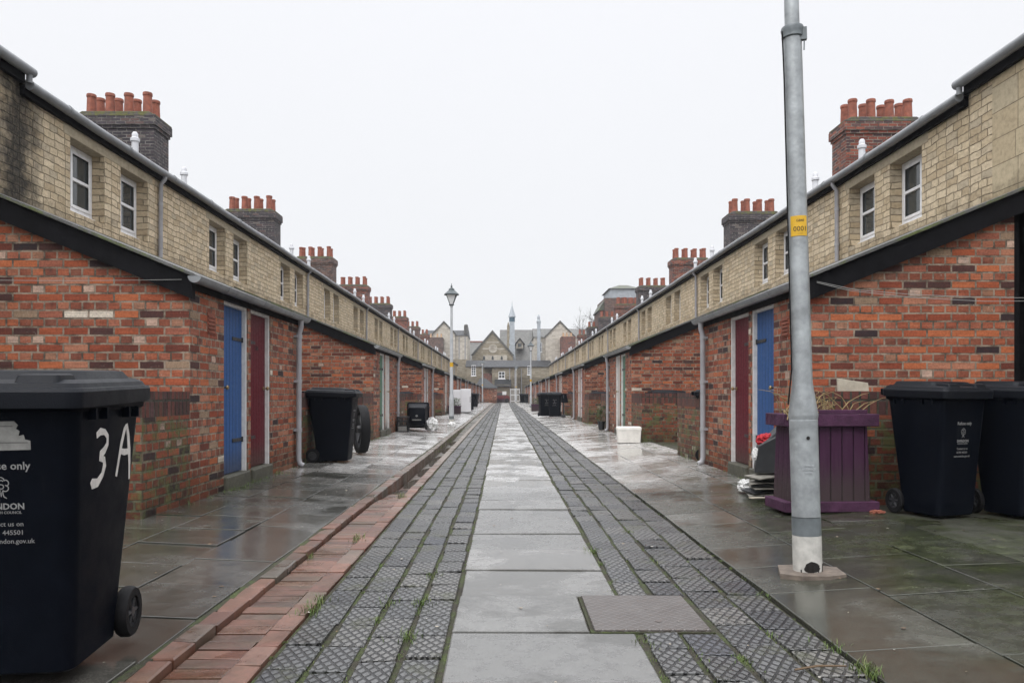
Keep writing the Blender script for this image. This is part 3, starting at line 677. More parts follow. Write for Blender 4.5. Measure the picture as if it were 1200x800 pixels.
# ================================================================== outhouses
OH_L, OH_SL, OH_E = 3.65, .41, 2.10
def outhouse(s, cols, special=False, detail=True):
    """pair of privies under one lean-to roof; local x = away from the lane, y = along it"""
    side = 'left' if s < 0 else 'right'
    t = thing('outhouse','brick outhouse','outhouse')
    D = [(.84,1.56),(1.66,2.38)]
    top = 1.99
    m = MB()
    for (a,b) in ((0,D[0][0]),(D[0][1],D[1][0]),(D[1][1],OH_L)): m.box(0,.22,a,b,-.05,top)
    m.box(0,.22,0,OH_L,top,OH_E)
    for (a,b) in D: m.box(.0,.22,a,b,-.05,.13)
    xe = 1.93 if special else 2.95
    for (a,b) in ((0,.22),(OH_L-.22,OH_L)):
        q = xe if a == 0 else 2.95
        m.prism([(.22,-.05),(q,-.05),(q,OH_E+OH_SL*q),(.22,OH_E+OH_SL*.22)],'y',a,b)
    m.mir(s).build('wall',M['brick'],t)
    if special:
        m = MB(); m.prism([(1.931,-.05),(2.95,-.05),(2.95,OH_E+OH_SL*2.95),(1.931,OH_E+OH_SL*1.931)],'y',.9,.95); m.box(1.932,1.95,.221,.9,-.05,2.7); m.mir(s).build('shade_panel',M['void_shade'],t)  # set-back black panel standing in for the shade inside the dark opening
        m = MB(); m.box(1.955,2.02,.06,.14,.0,2.75); m.mir(s).build('post',M['black_paint'],t,bevel=.006)
    m = MB()
    def z(x, o=0): return OH_E+OH_SL*x+o
    m.prism([(-.06,z(-.06,.012)),(2.96,z(2.96,.012)),(2.96,z(2.96,.036)),(-.06,z(-.06,.036))],'y',-.085,OH_L+.085); rf = m.mir(s).build('roof',M['slate'],t)
    m = MB(); m.prism([(-.075,z(-.075,.016)),(2.955,z(2.955,.016)),(2.955,z(2.955,.042)),(-.075,z(-.075,.042))],'y',-.115,-.087); m.mir(s).build('verge',M['mossy_edge'],rf)
    m = MB(); m.prism([(-.075,z(-.075,.016)),(2.955,z(2.955,.016)),(2.955,z(2.955,.042)),(-.075,z(-.075,.042))],'y',OH_L+.087,OH_L+.115)
    m.mir(s).build('verge',M['mossy_edge'],rf)
    m = MB()
    for (a,b) in ((-.075,-.004),(OH_L+.004,OH_L+.075)):
        m = MB(); m.prism([(-.05,z(-.05,-.19)),(2.95,z(2.95,-.19)),(2.95,z(2.95,.010)),(-.05,z(-.05,.010))],'y',a,b)
        m.mir(s).build('bargeboard',M['black_paint'],t)
    m = MB(); m.box(-.03,-.003,.002,OH_L-.002,1.985,OH_E-.01); m.mir(s).build('fascia',M['black_paint'],t)
    # half round gutter
    m = MB(); n=10; loops=[]
    for yy in (-.11,OH_L+.11):
        o_=[(-.085+.058*math.cos(PI+PI*k/n),yy,2.085+.058*math.sin(PI+PI*k/n)) for k in range(n+1)]
        i_=[(-.085+.051*math.cos(PI+PI*k/n),yy,2.087+.051*math.sin(PI+PI*k/n)) for k in range(n,-1,-1)]
        loops.append(o_+i_)
    m.loft(loops)
    for yy in (-.112,OH_L+.104):
        m.prism([(-.085+.060*math.cos(PI+PI*k/n),2.088+.060*math.sin(PI+PI*k/n)) for k in range(n+1)],'y',yy,yy+.008)
    for yy in (.6,1.75,2.9):
        m.prism([(-.085+.064*math.cos(PI+PI*k/n),2.088+.064*math.sin(PI+PI*k/n)) for k in range(n+1)],'y',yy,yy+.05)
    m.mir(s).build('gutter',M['gutter'],t,smooth=40)
    py = 3.46
    m = MB(); m.tube([(-.085,py,2.05),(-.085,py,1.95),(-.06,py,1.86),(-.055,py,.2),(-.07,py,.13),(-.12,py,.10)],.036,12)
    dp = m.mir(s).build('downpipe',M['pipe'],t,smooth=40)
    if detail:
        for zz in (.55,1.2,1.8):
            m = MB(); m.lathe([(.036,zz),(.043,zz),(.043,zz+.05),(.036,zz+.05)],(-.057,py,0),12); m.box(-.05,-.001,py-.055,py+.055,zz+.01,zz+.04)
            m.mir(s).build('bracket',M['pipe'],dp,smooth=40)
    for i,(a,b) in enumerate(D):
        m = MB(); m.box(.055,.095,a+.012,b-.035,.235,top-.035); dr = m.mir(s).build('door',DOORS[cols[i]],t)
        m = MB(); m.box(.06,.10,a+.001,a+.010,.225,top-.001); m.box(.012,.10,b-.033,b-.001,.225,top-.001); m.box(.012,.10,a+.010,b-.033,top-.033,top-.001)
        m.mir(s).build('frame',M['worn_white'],dr)
        if detail:
            m = MB(); hy = a+.10 if (i==0) else b-.10
            m.lathe([(.022,.054),(.022,.046),(.008,.044),(.008,.02),(.02,.012),(.024,0),(.018,-.012)],(0,hy,1.12),12,'x')
            m.mir(s).build('handle',M['handle'],dr,smooth=40)
            for zz in (.55,1.62):
                m = MB(); h0 = b-.036 if i==0 else a+.012; sg = -1 if i==0 else 1
                m.box(.048,.054,min(h0,h0+sg*.30),max(h0,h0+sg*.30),zz,zz+.035); m.lathe([(.011,zz-.01),(.011,zz+.045)],(.047,h0,0),8)
                m.mir(s).build('hinge',M['charcoal'],dr)
        m = MB(); m.box(-.035,.215,a+.001,b-.001,-.04,.225); m.mir(s).build('doorstep',M['step_stone'],t,bevel=.012)
    if detail:
        m = MB(); m.box(-.006,.02,.40,.60,1.62,1.82)
        for k_ in range(5): m.box(-.016,-.004,.41,.59,1.635+k_*.036,1.65+k_*.036)
        m.mir(s).build('air_brick',M['terracotta'],t)
    return t
DC = {-1:[('blue','maroon'),('green','white'),('lilac','grey'),('cream','pink'),('brown','white'),('teal','cream'),('white','grey'),('maroon','white'),('grey','blue'),('white','brown')],
       1:[('blue','maroon'),('green','white'),('lilac','pink'),('white','brown'),('cream','teal'),('grey','white'),('pink','white'),('white','blue'),('brown','grey'),('cream','white')]}
OFF = {-1:0.0, 1:.27}
SIDE = {-1:'left', 1:'right'}
CN = dict(blue='blue',maroon='maroon',green='green',white='white',lilac='lilac',pink='pink',cream='cream',grey='grey',teal='dark teal',brown='brown')
for s in (-1,1):
    proto = outhouse(s, DC[s][0], special=(s>0))
    plain = None
    for j in range(10):
        c = DC[s][j]
        if j == 0: o = proto
        elif j == 1: o = plain = outhouse(s, c)
        else:
            o = dup(plain)
            for i, dr in enumerate(kids(o,'door')): setmat(dr, DOORS[c[i]])
        o.location = (s*LX, 6.9+OFF[s]+9.75*j, 0)
        pl = 'nearest' if j == 0 else ORD[j]
        o['label'] = (f"red brick outhouse with {CN[c[0]]} and {CN[c[1]]} doors, {pl} along the {SIDE[s]} of the lane" if j < 3 else
                      f"red brick lean-to outhouse, {pl} from the camera along the {SIDE[s]} of the lane")
        o['group'] = 'brick outhouses along the lane'
# house number on the maroon door of the first left outhouse, clothes lines
# ================================================================== yard walls
def wall_seg(m, cap, x0, x1, y0, y1):
    m.box(x0,x1,y0,y1,-.05,.87); cap.box(x0,x1,y0,y1,.87,1.075)
def yard_walls(s):
    res = []
    # near stub (from the far gable of an outhouse)
    a = thing('yard_wall','wall','wall'); m, c = MB(), MB()
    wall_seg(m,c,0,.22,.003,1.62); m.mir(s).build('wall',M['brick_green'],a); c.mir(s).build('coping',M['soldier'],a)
    b = thing('yard_wall','wall','wall'); m, c = MB(), MB()
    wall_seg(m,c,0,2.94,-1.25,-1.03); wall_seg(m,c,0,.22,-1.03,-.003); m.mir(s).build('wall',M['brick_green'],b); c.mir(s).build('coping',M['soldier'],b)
    return a, b
for s in (-1,1):
    A = B = None
    for j in range(10):
        y0 = 6.9+OFF[s]+9.75*j
        if j == 0:
            b = thing('yard_wall','wall','wall',(s*LX,y0,0)); m, c = MB(), MB()
            yr = -.92 if s < 0 else -.42
            wall_seg(m,c,0,2.94,yr,yr+.22); wall_seg(m,c,0,.22,yr+.22,-.003)
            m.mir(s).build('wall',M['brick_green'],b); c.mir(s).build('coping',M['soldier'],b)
        else:
            if j == 1: A, B = yard_walls(s); a, b = A, B
            else: a, b = dup(A), dup(B)
            a.location = (s*LX, y0-9.75+OH_L, 0); b.location = (s*LX, y0, 0)
            a['label'] = f"low brick yard wall running on from the far end of the {ORD[j-1]} {SIDE[s]} outhouse"
            a['group'] = 'low brick yard walls'
        b['label'] = f"low brick yard wall with soldier coping in front of the {ORD[j]} {SIDE[s]} outhouse"
        b['group'] = 'low brick yard walls'

# ================================================================== houses
HP = 4.875
EV = 4.72
def slopes(m, x0, z0, x1, z1, th, y0, y1):
    m.prism([(x0,z0),(x1,z1),(x1,z1+th),(x0,z0+th)],'y',y0,y1)
def house_base(s, even):
    t = thing('terraced_house','house','house')
    O = [(1.08,1.97),(2.44,3.33)]; z0, z1 = 3.50, 4.48
    m = MB()
    m.box(0,.3,0,HP,-.05,z0)
    for (a,b) in ((0,O[0][0]),(O[0][1],O[1][0]),(O[1][1],HP)): m.box(0,.3,a,b,z0,z1)
    for (a,b) in ((0,.92),(3.49,HP)): m.box(0,.3,a,b,z1,EV)
    m.box(0,.3,.92,3.49,4.655,EV)
    m.box(6.9,7.2,0,HP,-.05,EV)
    for yy in (0.001,HP-.05):
        m.prism([(.302,-.05),(6.898,-.05),(6.898,EV),(3.6,EV+1.85),(.302,EV)],'y',yy,yy+.049)
    m.mir(s).build('wall',M['stone'],t)
    m = MB(); m.box(-.006,.3,.92,3.49,z1,4.655); m.mir(s).build('lintel',M['lintel'],t,bevel=.006)
    for (a,b) in O:
        m = MB(); f=.065; x0,x1=.18,.235
        m.box(x0,x1,a+.003,a+f,z0+.07,z1-.003); m.box(x0,x1,b-f,b-.003,z0+.07,z1-.003); m.box(x0,x1,a+f,b-f,z1-f,z1-.003); m.box(x0,x1,a+f,b-f,z0+.07,z0+.07+f)
        m.box(x0+.004,x1-.004,a+.26,a+.31,z0+.07+f,z1-f)
        m.box(x0-.012,x1-.004,a+.31,b-f,(z0+z1)/2+.01,(z0+z1)/2+.055)
        m.box(x0-.014,x0-.001,a+.312,a+.36,z0+.13,z1-.06); m.box(x0-.014,x0-.001,b-f-.045,b-f,z0+.13,z1-.06); m.box(x0-.014,x0-.001,a+.36,b-f-.045,z1-f-.045,z1-f); m.box(x0-.014,x0-.001,a+.36,b-f-.045,z0+.125,z0+.17)
        wn = m.mir(s).build('window',M['white_paint'],t,bevel=.004)
        m = MB(); m.box(x0+.02,x0+.03,a+f,b-f,z0+.12,z1-f); m.mir(s).build('pane',M['glass'],wn)
        m = MB(); m.box(.13,.26,a+.003,b-.003,z0+.003,z0+.065); m.mir(s).build('sill',M['white_paint'],wn,bevel=.006)
    m = MB(); slopes(m,-.07,EV+.02,3.6,EV+1.98,.06,0,HP); slopes(m,7.27,EV+.02,3.6,EV+1.98,.06,0,HP); m.mir(s).build('roof',M['slate'],t)
    m = MB(); m.box(-.06,-.002,.0,HP,EV-.10,EV+.012); m.mir(s).build('fascia',M['black_paint'],t)
    m = MB(); m.tube([(-.12,0.002+(HP-.004)*i_/6,EV+.015-.014*math.sin(PI*i_/6)+(.004 if i_%2 else 0)) for i_ in range(7)],.058,12)
    for yy in (.8,2.4,4.0): m.tube([(-.12,yy,EV+.015),(-.12,yy+.05,EV+.015)],.064,12)
    m.mir(s).build('gutter',M['gutter'],t,smooth=40)
    vy = 3.95 if even else 1.1
    m = MB(); m.lathe([(.055,EV+.25),(.055,EV+.62),(.075,EV+.63),(.075,EV+.68),(.05,EV+.70),(.05,EV+.76),(.03,EV+.79)],(.5,vy,0),14)
    m.mir(s).build('vent_pipe',M['vent'],t,smooth=40)
    if even:
        m = MB(); m.tube([(-.12,3.7,EV-.03),(-.12,3.7,EV-.08),(-.05,3.7,EV-.17),(-.045,3.7,3.33)],.034,12)
        for zz in (3.6,4.2): m.lathe([(.034,zz),(.041,zz),(.041,zz+.05),(.034,zz+.05)],(-.045,3.7,0),12)
        m.mir(s).build('downpipe',M['pipe'],t,smooth=40)
    return t
def chimney(s, t, mat, lift=0.0, pots=8, sz=(1.84,.82)):
    x0 = 2.61; x1 = x0+sz[0]; y0,y1 = -sz[1]/2, sz[1]/2; zt = 7.78+lift
    m = MB(); m.box(x0,x1,y0,y1,5.2,zt-.36)
    m.box(x0-.03,x1+.03,y0-.03,y1+.03,zt-.36,zt-.285); m.box(x0-.065,x1+.065,y0-.065,y1+.065,zt-.285,zt-.08)
    m.box(x0-.03,x1+.03,y0-.03,y1+.03,zt-.08,zt-.03)
    ch = m.mir(s).build('chimney',mat,t)
    m = MB(); n=13; top=[]
    m.prism([(x0-.02,zt-.03),(x1+.02,zt-.03),(x1-.12,zt+.05),(x0+.12,zt+.05)],'y',y0-.02,y1+.02)
    m.prism([(x0-.06,zt-.079),(x1+.06,zt-.079),(x1+.06,zt-.03),(x0-.06,zt-.03)],'y',y0-.06,y1+.06)
    m.mir(s).build('cap',M['moss_cap'],ch,bevel=.012)
    for i in range(4):
        for r_ in range(2):
            px = x0+.24+i*(sz[0]-.48)/3; py = y0+.2+r_*(sz[1]-.4); hh = .54+random.uniform(-.04,.03)
            rr = .104
            m = MB(); m.lathe([(rr+.014,0),(rr+.008,.06),(rr-.006,hh-.075),(rr+.008,hh-.07),(rr+.010,hh-.025),(rr+.002,hh),(rr-.035,hh),(rr-.035,hh-.1)],(px,py,zt+.02),16)
            m.mir(s).build('pot',M['terracotta'],ch,smooth=35)
    return ch
STK = {-1:['brick_blue','brick_blue','brick_blue','brick_brown','brick_stack','brick_blue','brick_stack','brick_brown','brick_stack','brick_blue'],
       1:['brick_stack','brick_stack','brick_blue','brick_stack','brick_blue','brick_stack','brick_blue','brick_blue','brick_stack','brick_blue']}
HB = {-1:9.25, 1:9.62}
SN = dict(brick_blue='dark grey', brick_brown='brown', brick_stack='red brick')
for s in (-1,1):
    ev = house_base(s, True); ch0 = chimney(s, ev, M[STK[s][1]]); od = house_base(s, False)
    # the first house keeps no stack in view; it still has one on its near gable
    for k_ in range(18):
        src = ev if k_ % 2 == 0 else od
        o = src if k_ < 2 else dup(src)
        o.location = (s*HX, HB[s]+HP*k_, 0)
        if k_ % 2 == 0:
            c = kids(o,'chimney')[0]; nm = STK[s][k_//2]; setmat(c, M[nm])
            o['label'] = f"stone terraced house with {SN[nm]} chimney stack, {ORD[k_]} in the row on the {SIDE[s]}"
        else:
            o['label'] = f"stone terraced house without a chimney of its own, {ORD[k_]} in the row on the {SIDE[s]}"
        if k_ == 0: o['label'] = f"buff stone terraced house with two white windows, the nearest in the row on the {SIDE[s]}"
        if k_ > 10: o['label'] = f"buff stone terraced house, {ORD[k_]} in the row on the {SIDE[s]}"
        o['group'] = 'buff stone terraced houses'
    for o in [q for q in COL.objects if q.name.split('.')[0]=='terraced_house' and q.location.x*s>0 and abs(q.location.y-HB[s])<.01]:
        if s < 0: setmat(kids(o,'wall')[0], M['stone_sooty'])
    # taller end house nearest the camera
    t = thing('end_house', f"taller end house with {'soot blackened rubble' if s<0 else 'smooth ashlar'} stone wall at the top {SIDE[s]} corner", 'house', (s*HX, 0, 0))
    yb = HB[s]-.004
    m = MB(); m.box(0,.3,9.14 if s>0 else 4.4,yb,-.05,EV+.16); m.box(6.9,7.2,4.4,yb,-.05,EV+.16)
    m.prism([(.302,-.05),(6.898,-.05),(6.898,EV+.16),(3.6,EV+2.05),(.302,EV+.16)],'y',yb-.3,yb-.004)
    m.prism([(.302,-.05),(6.898,-.05),(6.898,EV+.16),(3.6,EV+2.05),(.302,EV+.16)],'y',4.404,4.7)
    m.mir(s).build('wall',M['stone_sooty'] if s<0 else M['stone'],t)
    if s > 0:
        m = MB(); m.box(-.012,.3,4.4,9.137,-.05,EV+.16); m.mir(s).build('ashlar_facing',M['ashlar'],t)
    m = MB(); slopes(m,-.07,EV+.18,3.6,EV+2.14,.06,4.3,yb); slopes(m,7.27,EV+.18,3.6,EV+2.14,.06,4.3,yb); m.mir(s).build('roof',M['slate'],t)
    m = MB(); m.box(-.07,-.014,4.4,yb,EV+.04,EV+.172); m.mir(s).build('fascia',M['black_paint'],t)
    m = MB(); m.tube([(-.13,4.4,EV+.175),(-.13,yb+.05,EV+.175)],.06,12); m.tube([(-.13,yb-.02,EV+.175),(-.13,yb-.02,EV+.03)],.035,10); m.mir(s).build('gutter',M['gutter'],t,smooth=40)
# ================================================================== street lamps
def lamp(detail=False):
    t = thing('street_lamp','lamp','street lamp')
    m = MB()
    m.lathe([(.078,0.0),(.078,.865),(.081,.88),(.081,.89),(.058,1.055),(.056,1.075),(.050,3.09),(.050,3.10)],n=32,cap=True)
    m.lathe([(.041,3.10),(.038,4.02),(.05,4.03),(.05,4.07),(.03,4.09)],n=24)
    pole = m.build('column', M['galv'] if detail else M['lamp_grey'], t, smooth=30)
    m = MB(); m.lathe([(.0795,0.0),(.0795,.205)],n=32,cap=False); m.build('painted_band', M['band_white'], t, smooth=40)
    m = MB(); m.lathe([(.0795,.206),(.0795,.31)],n=32,cap=False); m.build('grey_band', M['galv_dark'], t, smooth=40)
    # lantern
    m = MB()
    for a in range(4):
        q = a*PI/2+PI/4
        m.tube([(.06*math.cos(q),.06*math.sin(q),4.09),(.215*math.cos(q),.215*math.sin(q),4.42)],.012,6)
    m.lathe([(.07,4.07),(.09,4.09),(.07,4.11)],n=16)
    m.lathe([(.235,4.42),(.24,4.45),(.13,4.56),(.10,4.58),(.09,4.63),(.05,4.66),(.02,4.69),(.035,4.72),(.012,4.76),(.008,4.82)],n=4 if False else 16)
    m.build('lantern_frame', M['lamp_top'], t, smooth=35)
    m = MB(); loops=[]
    for r_,z in ((.062,4.10),(.205,4.42)): loops.append([(r_*math.cos(a*PI/2+PI/4),r_*math.sin(a*PI/2+PI/4),z) for a in range(4)])
    m.loft(loops); m.build('lantern_glass', M['lamp_glass'], t)
    if not detail:
        m = MB(); m.lathe([(.0555,1.98),(.0553,2.13)],n=20,cap=False); m.build('sticker', M['yellow'], t, smooth=40)
    return t
M['footing'] = simple('sandy mortar patch', (.13,.105,.085), .8, .4, 14, .006)
g0 = lamp(True)
g0.location = (1.737,4.43,.045); g0.rotation_euler = (R(-.3),R(-1.5),R(-14))
tag(g0,'galvanised street lamp column with white painted foot and yellow number sticker, leaning beside the setts','street lamp')
g0['group'] = 'street lamps'
# column door with rounded top, lock and stamped lettering
m = MB(); n = 12
def arc_panel(m, r, a0, a1, z0, z1, th):
    V = []
    for rr in (r, r+th):
        for z in (z0, z1):
            for i in range(n+1):
                a = a0+(a1-a0)*i/n; V.append((rr*math.cos(a),rr*math.sin(a),z))
    k_ = n+1; fs = []
    for i in range(n):
        fs += [(2*k_+i,2*k_+i+1,3*k_+i+1,3*k_+i),(i,i+1,k_+i+1,k_+i),(k_+i,k_+i+1,3*k_+i+1,3*k_+i),(i,i+1,2*k_+i+1,2*k_+i)]
    fs += [(0,k_,3*k_,2*k_),(n,k_+n,3*k_+n,2*k_+n)]
    m.add(V,fs)
arc_panel(m,.0765,R(-160),R(-35),.312,.86,.0085)
dr = m.build('access_door',M['galv'],g0,smooth=40,bevel=.002)
m = MB(); m.lathe([(.010,0),(.010,.006)],(0,0,0),10,'y'); o = m.build('lock',M['rust'],dr); o.location = (.012,-.0905,.76)
m = MB(); Mx = Matrix.Translation((.012,-.0868,.60))
for i,(tx,sz) in enumerate((('CHARLES',.013),('ENDIRECT',.015),('LIMITED',.011))): m.text(tx,sz,Mx@Matrix.Translation((0,0,-.02*i)),.003)
m.build('lettering',M['lamp_grey'],dr)
# rust hole at the foot
m = MB(); ring=[]
for i in range(18):
    a = 2*PI*i/18; rr = 1.0 if math.sin(a) > -.2 else .6
    u = .047*math.cos(a)*random.uniform(.85,1.1)+.012; z = .026+.040*math.sin(a)*rr*random.uniform(.85,1.1)
    z = max(z,.003); aa = -PI/2+.08+u/.08; ring.append((u,z))
V=[]
for f_ in (1,.7,.4,.1):
    for (u,z) in ring:
        uu=.012+(u-.012)*f_; zz=.025+(z-.025)*f_; aa=-PI/2+.08+uu/.08; V.append((.0806*math.cos(aa),.0806*math.sin(aa),zz))
m.add(V,[(q*18+i,q*18+(i+1)%18,(q+1)*18+(i+1)%18,(q+1)*18+i) for q in range(3) for i in range(18)]+[tuple(54+i for i in range(18))])
m.box(-.046,-.04,-.072,-.0705,.004,.02); 
for q in (.02,.05,.072): m.tube([(q,-math.sqrt(.0802**2-q*q)-.0005,.003),(q+.004,-math.sqrt(max(0,.0802**2-(q+.004)**2))-.0005,random.uniform(.02,.07))],.003,5)
m.build('rust_hole',M['rust'],g0)
# sticker
m = MB(); arc_panel(m,.0548,R(-140),R(-38),1.905,2.02,.0012); st = m.build('sticker',M['yellow'],g0,smooth=40)
m = MB()
def wrap(txt,size,z,r):
    tm = MB().text(txt,size,Matrix.Identity(4),.001)
    out = MB()
    out.v = [((r-p[1])*math.sin(p[0]/r+.12),-(r-p[1])*math.cos(p[0]/r+.12),p[2]+z) for p in tm.v]; out.f = tm.f; out.r = tm.r
    return out
m.merge(wrap('G840',.020,1.985,.0566)); m.merge(wrap('0001',.040,1.932,.0566))
for zz in (1.917,): m.merge(wrap('........',.016,zz,.0566))
m.build('lettering',M['black_ink'],st)
# clamp, banding and the cable that runs down from it
m = MB(); m.lathe([(.0515,3.05),(.060,3.055),(.060,3.085),(.064,3.10),(.060,3.115),(.045,3.12)],n=24,cap=False); m.box(.03,.075,-.03,.0,3.03,3.10)
m.tube([(.062,-.02,3.06),(.058,-.02,2.97)],.004,6); m.build('clamp',M['galv_dark'],g0,smooth=40)
m = MB(); m.tube([(-.058,-.022,3.09),(-.056,-.026,2.95)]+[(-.0545-.004*(2.9-z)/1.8,-.028,z) for z in (2.8,2.4,2.0,1.6,1.15)]+[(-.083,-.03,.95)],.0045,6); m.build('cable',M['rubber'],g0,smooth=60)
m = MB(); m.prism([(-.16,-.12),(-.05,-.17),(.10,-.15),(.19,-.09),(.17,.10),(.02,.16),(-.15,.12)],'z',-.03,.004); m.build('footing',M['footing'],g0)
proto = None
for (x,y,lab) in ((-1.655,24.7,'street lamp with a dark lantern, the nearest one on the left pavement'),(1.76,50,'street lamp with a dark lantern on the right pavement, before the pale gabled building'),
                  (-2.12,78,'street lamp in front of the small brick shed on the left, far down the lane'),(1.5,93,'thin street lamp before the white gate, furthest down the lane')):
    o = lamp() if proto is None else dup(proto); proto = proto or o
    o.location = (x,y,.075 if x<0 else .03); o.scale = (1,1,.935); o['label'] = lab; o['group'] = 'street lamps'

# ================================================================== wheelie bins
def rrect(w, d, r, cx, cy, z, n=5, tilt=0.0):
    pts = []
    for (sx_,sy_,a0) in ((1,1,0),(-1,1,PI/2),(-1,-1,PI),(1,-1,1.5*PI)):
        for i in range(n+1):
            a = a0+PI/2*i/n
            px, py = cx+sx_*(w/2-r)+r*math.cos(a), cy+sy_*(d/2-r)+r*math.sin(a)
            pts.append((px,py,z+tilt*py))
    return pts
def emblem(m, Mx, s):
    """the council's mark: a round tree drawn with an S shaped crown"""
    P = lambda pts: [(a*s,b*s) for a,b in pts]
    def arc(cx,cy,r,a0,a1,n=12): return [(cx+r*math.cos(R(a0+(a1-a0)*i/n)),cy+r*math.sin(R(a0+(a1-a0)*i/n))) for i in range(n+1)]
    w_ = .055*s
    for pts in (arc(-.28,.30,.24,40,330), arc(-.02,.52,.24,0,190), arc(.27,.38,.20,-80,120), arc(.25,.05,.20,-140,90), arc(-.20,.02,.2,120,330),
                arc(.02,.42,.14,30,250)+arc(.02,.15,.14,70,-120),
                [(-.08,-.10),(-.09,-.35),(-.14,-.5),(-.30,-.6)], [(.10,-.12),(.11,-.35),(.16,-.5),(.32,-.6)], [(.0,-.2),(.0,-.5)]):
        m.stroke(P(pts), w_, .001, Mx)
def wheel(m_t, m_r, cx, cy, cz, r, wd, sgn):
    m_t.lathe([(r*.62,-wd/2),(r*.92,-wd/2),(r,-wd/2+.012),(r,wd/2-.012),(r*.92,wd/2),(r*.62,wd/2),(r*.62,-wd/2)],(cx,cy,cz),28,'x',cap=False)
    m_r.lathe([(r*.62,-wd*.3),(r*.62,wd*.3),(r*.52,wd*.3),(r*.50,wd*.16),(r*.2,wd*.16),(r*.2,wd*.42),(.0,wd*.42)],(cx,cy,cz),28,'x',cap=False) if sgn>0 else \
    m_r.lathe([(r*.62,wd*.3),(r*.62,-wd*.3),(r*.52,-wd*.3),(r*.50,-wd*.16),(r*.2,-wd*.16),(r*.2,-wd*.42),(.0,-wd*.42)],(cx,cy,cz),28,'x',cap=False)
    for i in range(6):
        a = i*PI/3
        m_r.box(-.5,-.5,-.5,-.5,-.5,-.5) if False else m_r.tube([(cx+sgn*wd*.25,cy+r*.18*math.cos(a),cz+r*.18*math.sin(a)),(cx+sgn*wd*.25,cy+r*.55*math.cos(a),cz+r*.55*math.sin(a))],.009,6)
def wheelie(text=True, label_torn=False, lid=True, wheels=True, seg=True):
    t = thing('wheelie_bin','bin','wheelie bin')
    m = MB()
    # the body tapers down, with a stepped foot behind for the axle
    L = [rrect(.42,.40,.045,0,-.03,.02), rrect(.445,.43,.055,0,-.03,.03), rrect(.455,.45,.055,0,-.03,.12), rrect(.54,.635,.055,0,-.012,.90), rrect(.545,.645,.055,0,-.010,.915),
         rrect(.575,.675,.05,0,-.010,.925), rrect(.58,.68,.05,0,-.010,.975), rrect(.55,.65,.05,0,-.010,.976)]
    m.loft(L)
    m.box(-.17,.17,.17,.215,.06,.5); m.box(-.20,-.16,.20,.24,.07,.14); m.box(.16,.20,.20,.24,.07,.14)
    for sy in (-1,1):
        for py in (-.22,-.12,.1,.2): m.box(sy*.283-.014,sy*.283+.014,py-.006,py+.006,.885,.925)
    m.tube([(-.215,.235,.10),(.215,.235,.10)],.012,10)
    m.build('body', M['bin'], t, smooth=35)
    if lid:
        m = MB()
        tl = .028
        L = [rrect(.575,.70,.05,0,-.015,.94,tilt=tl), rrect(.605,.735,.05,0,-.02,.938,tilt=tl), rrect(.61,.74,.05,0,-.02,.965,tilt=tl), rrect(.612,.742,.05,0,-.02,.99,tilt=tl), rrect(.60,.73,.05,0,-.02,1.001,tilt=tl),
             rrect(.58,.71,.05,0,-.02,1.003,tilt=tl), rrect(.565,.695,.05,0,-.02,1.018,tilt=tl), rrect(.52,.63,.05,0,-.005,1.03,tilt=tl)]
        m.loft(L)
        ld = m.build('lid', M['bin_lid'], t, smooth=30)
        m = MB()
        # raised centre of the lid with two grips at the front
        m.loft([rrect(.50,.50,.05,0,.03,1.028,tilt=tl),rrect(.46,.45,.05,0,.03,1.058,tilt=tl),rrect(.42,.40,.05,0,.03,1.062,tilt=tl)])
        for sg in (-1,1):
            m.loft([rrect(.15,.16,.02,sg*.16,-.29,1.004,3,tl),rrect(.13,.14,.02,sg*.16,-.28,1.045,3,tl),rrect(.10,.12,.02,sg*.16,-.27,1.050,3,tl)])
        m.build('lid_top', M['bin_lid'], ld, smooth=30)
        m = MB(); m.tube([(-.25,.375,.985),(.25,.375,.985)],.017,10)
        for px in (-.25,-.09,.09,.25): m.box(px-.02,px+.02,.32,.385,.955,1.008)
        m.build('handle', M['bin'], t, bevel=.004, smooth=40)
    if wheels:
        for sg in (-1,1):
            a, b = MB(), MB(); wheel(a,b,0,0,0,.10,.05,sg)
            wt = a.build('wheel', M['rubber'], t, (sg*.243,.235,.10), smooth=35)
            b.build('rim', M['bin_rim'], wt, smooth=35)
    # front face: slopes from y=-.255 at z=.12 to y=-.3295 at z=.90
    ang = math.atan2(.0745,.78)
    def face(z): return Matrix.Translation((0,-.255-.0745*(z-.12)/.78-.0008,z))@Matrix.Rotation(ang,4,'X')
    if text:
        m = MB()
        m.text('Refuse only',.0365,face(.725)@Matrix.Translation((.008,0,0)),.001,bold=.0004); emblem(m,face(.660),.052)
        m.text('SWINDON',.029,face(.592),.001,bold=.0006); m.text('BOROUGH COUNCIL',.0125,face(.577),.001)
        m.text('Contact us on',.0225,face(.535),.001); m.text('01793 445501',.0225,face(.506),.001); m.text('www.swindon.gov.uk',.0225,face(.477),.001)
        m.build('lettering', M['ink'], t)
    return t
GB = 'wheelie bins'
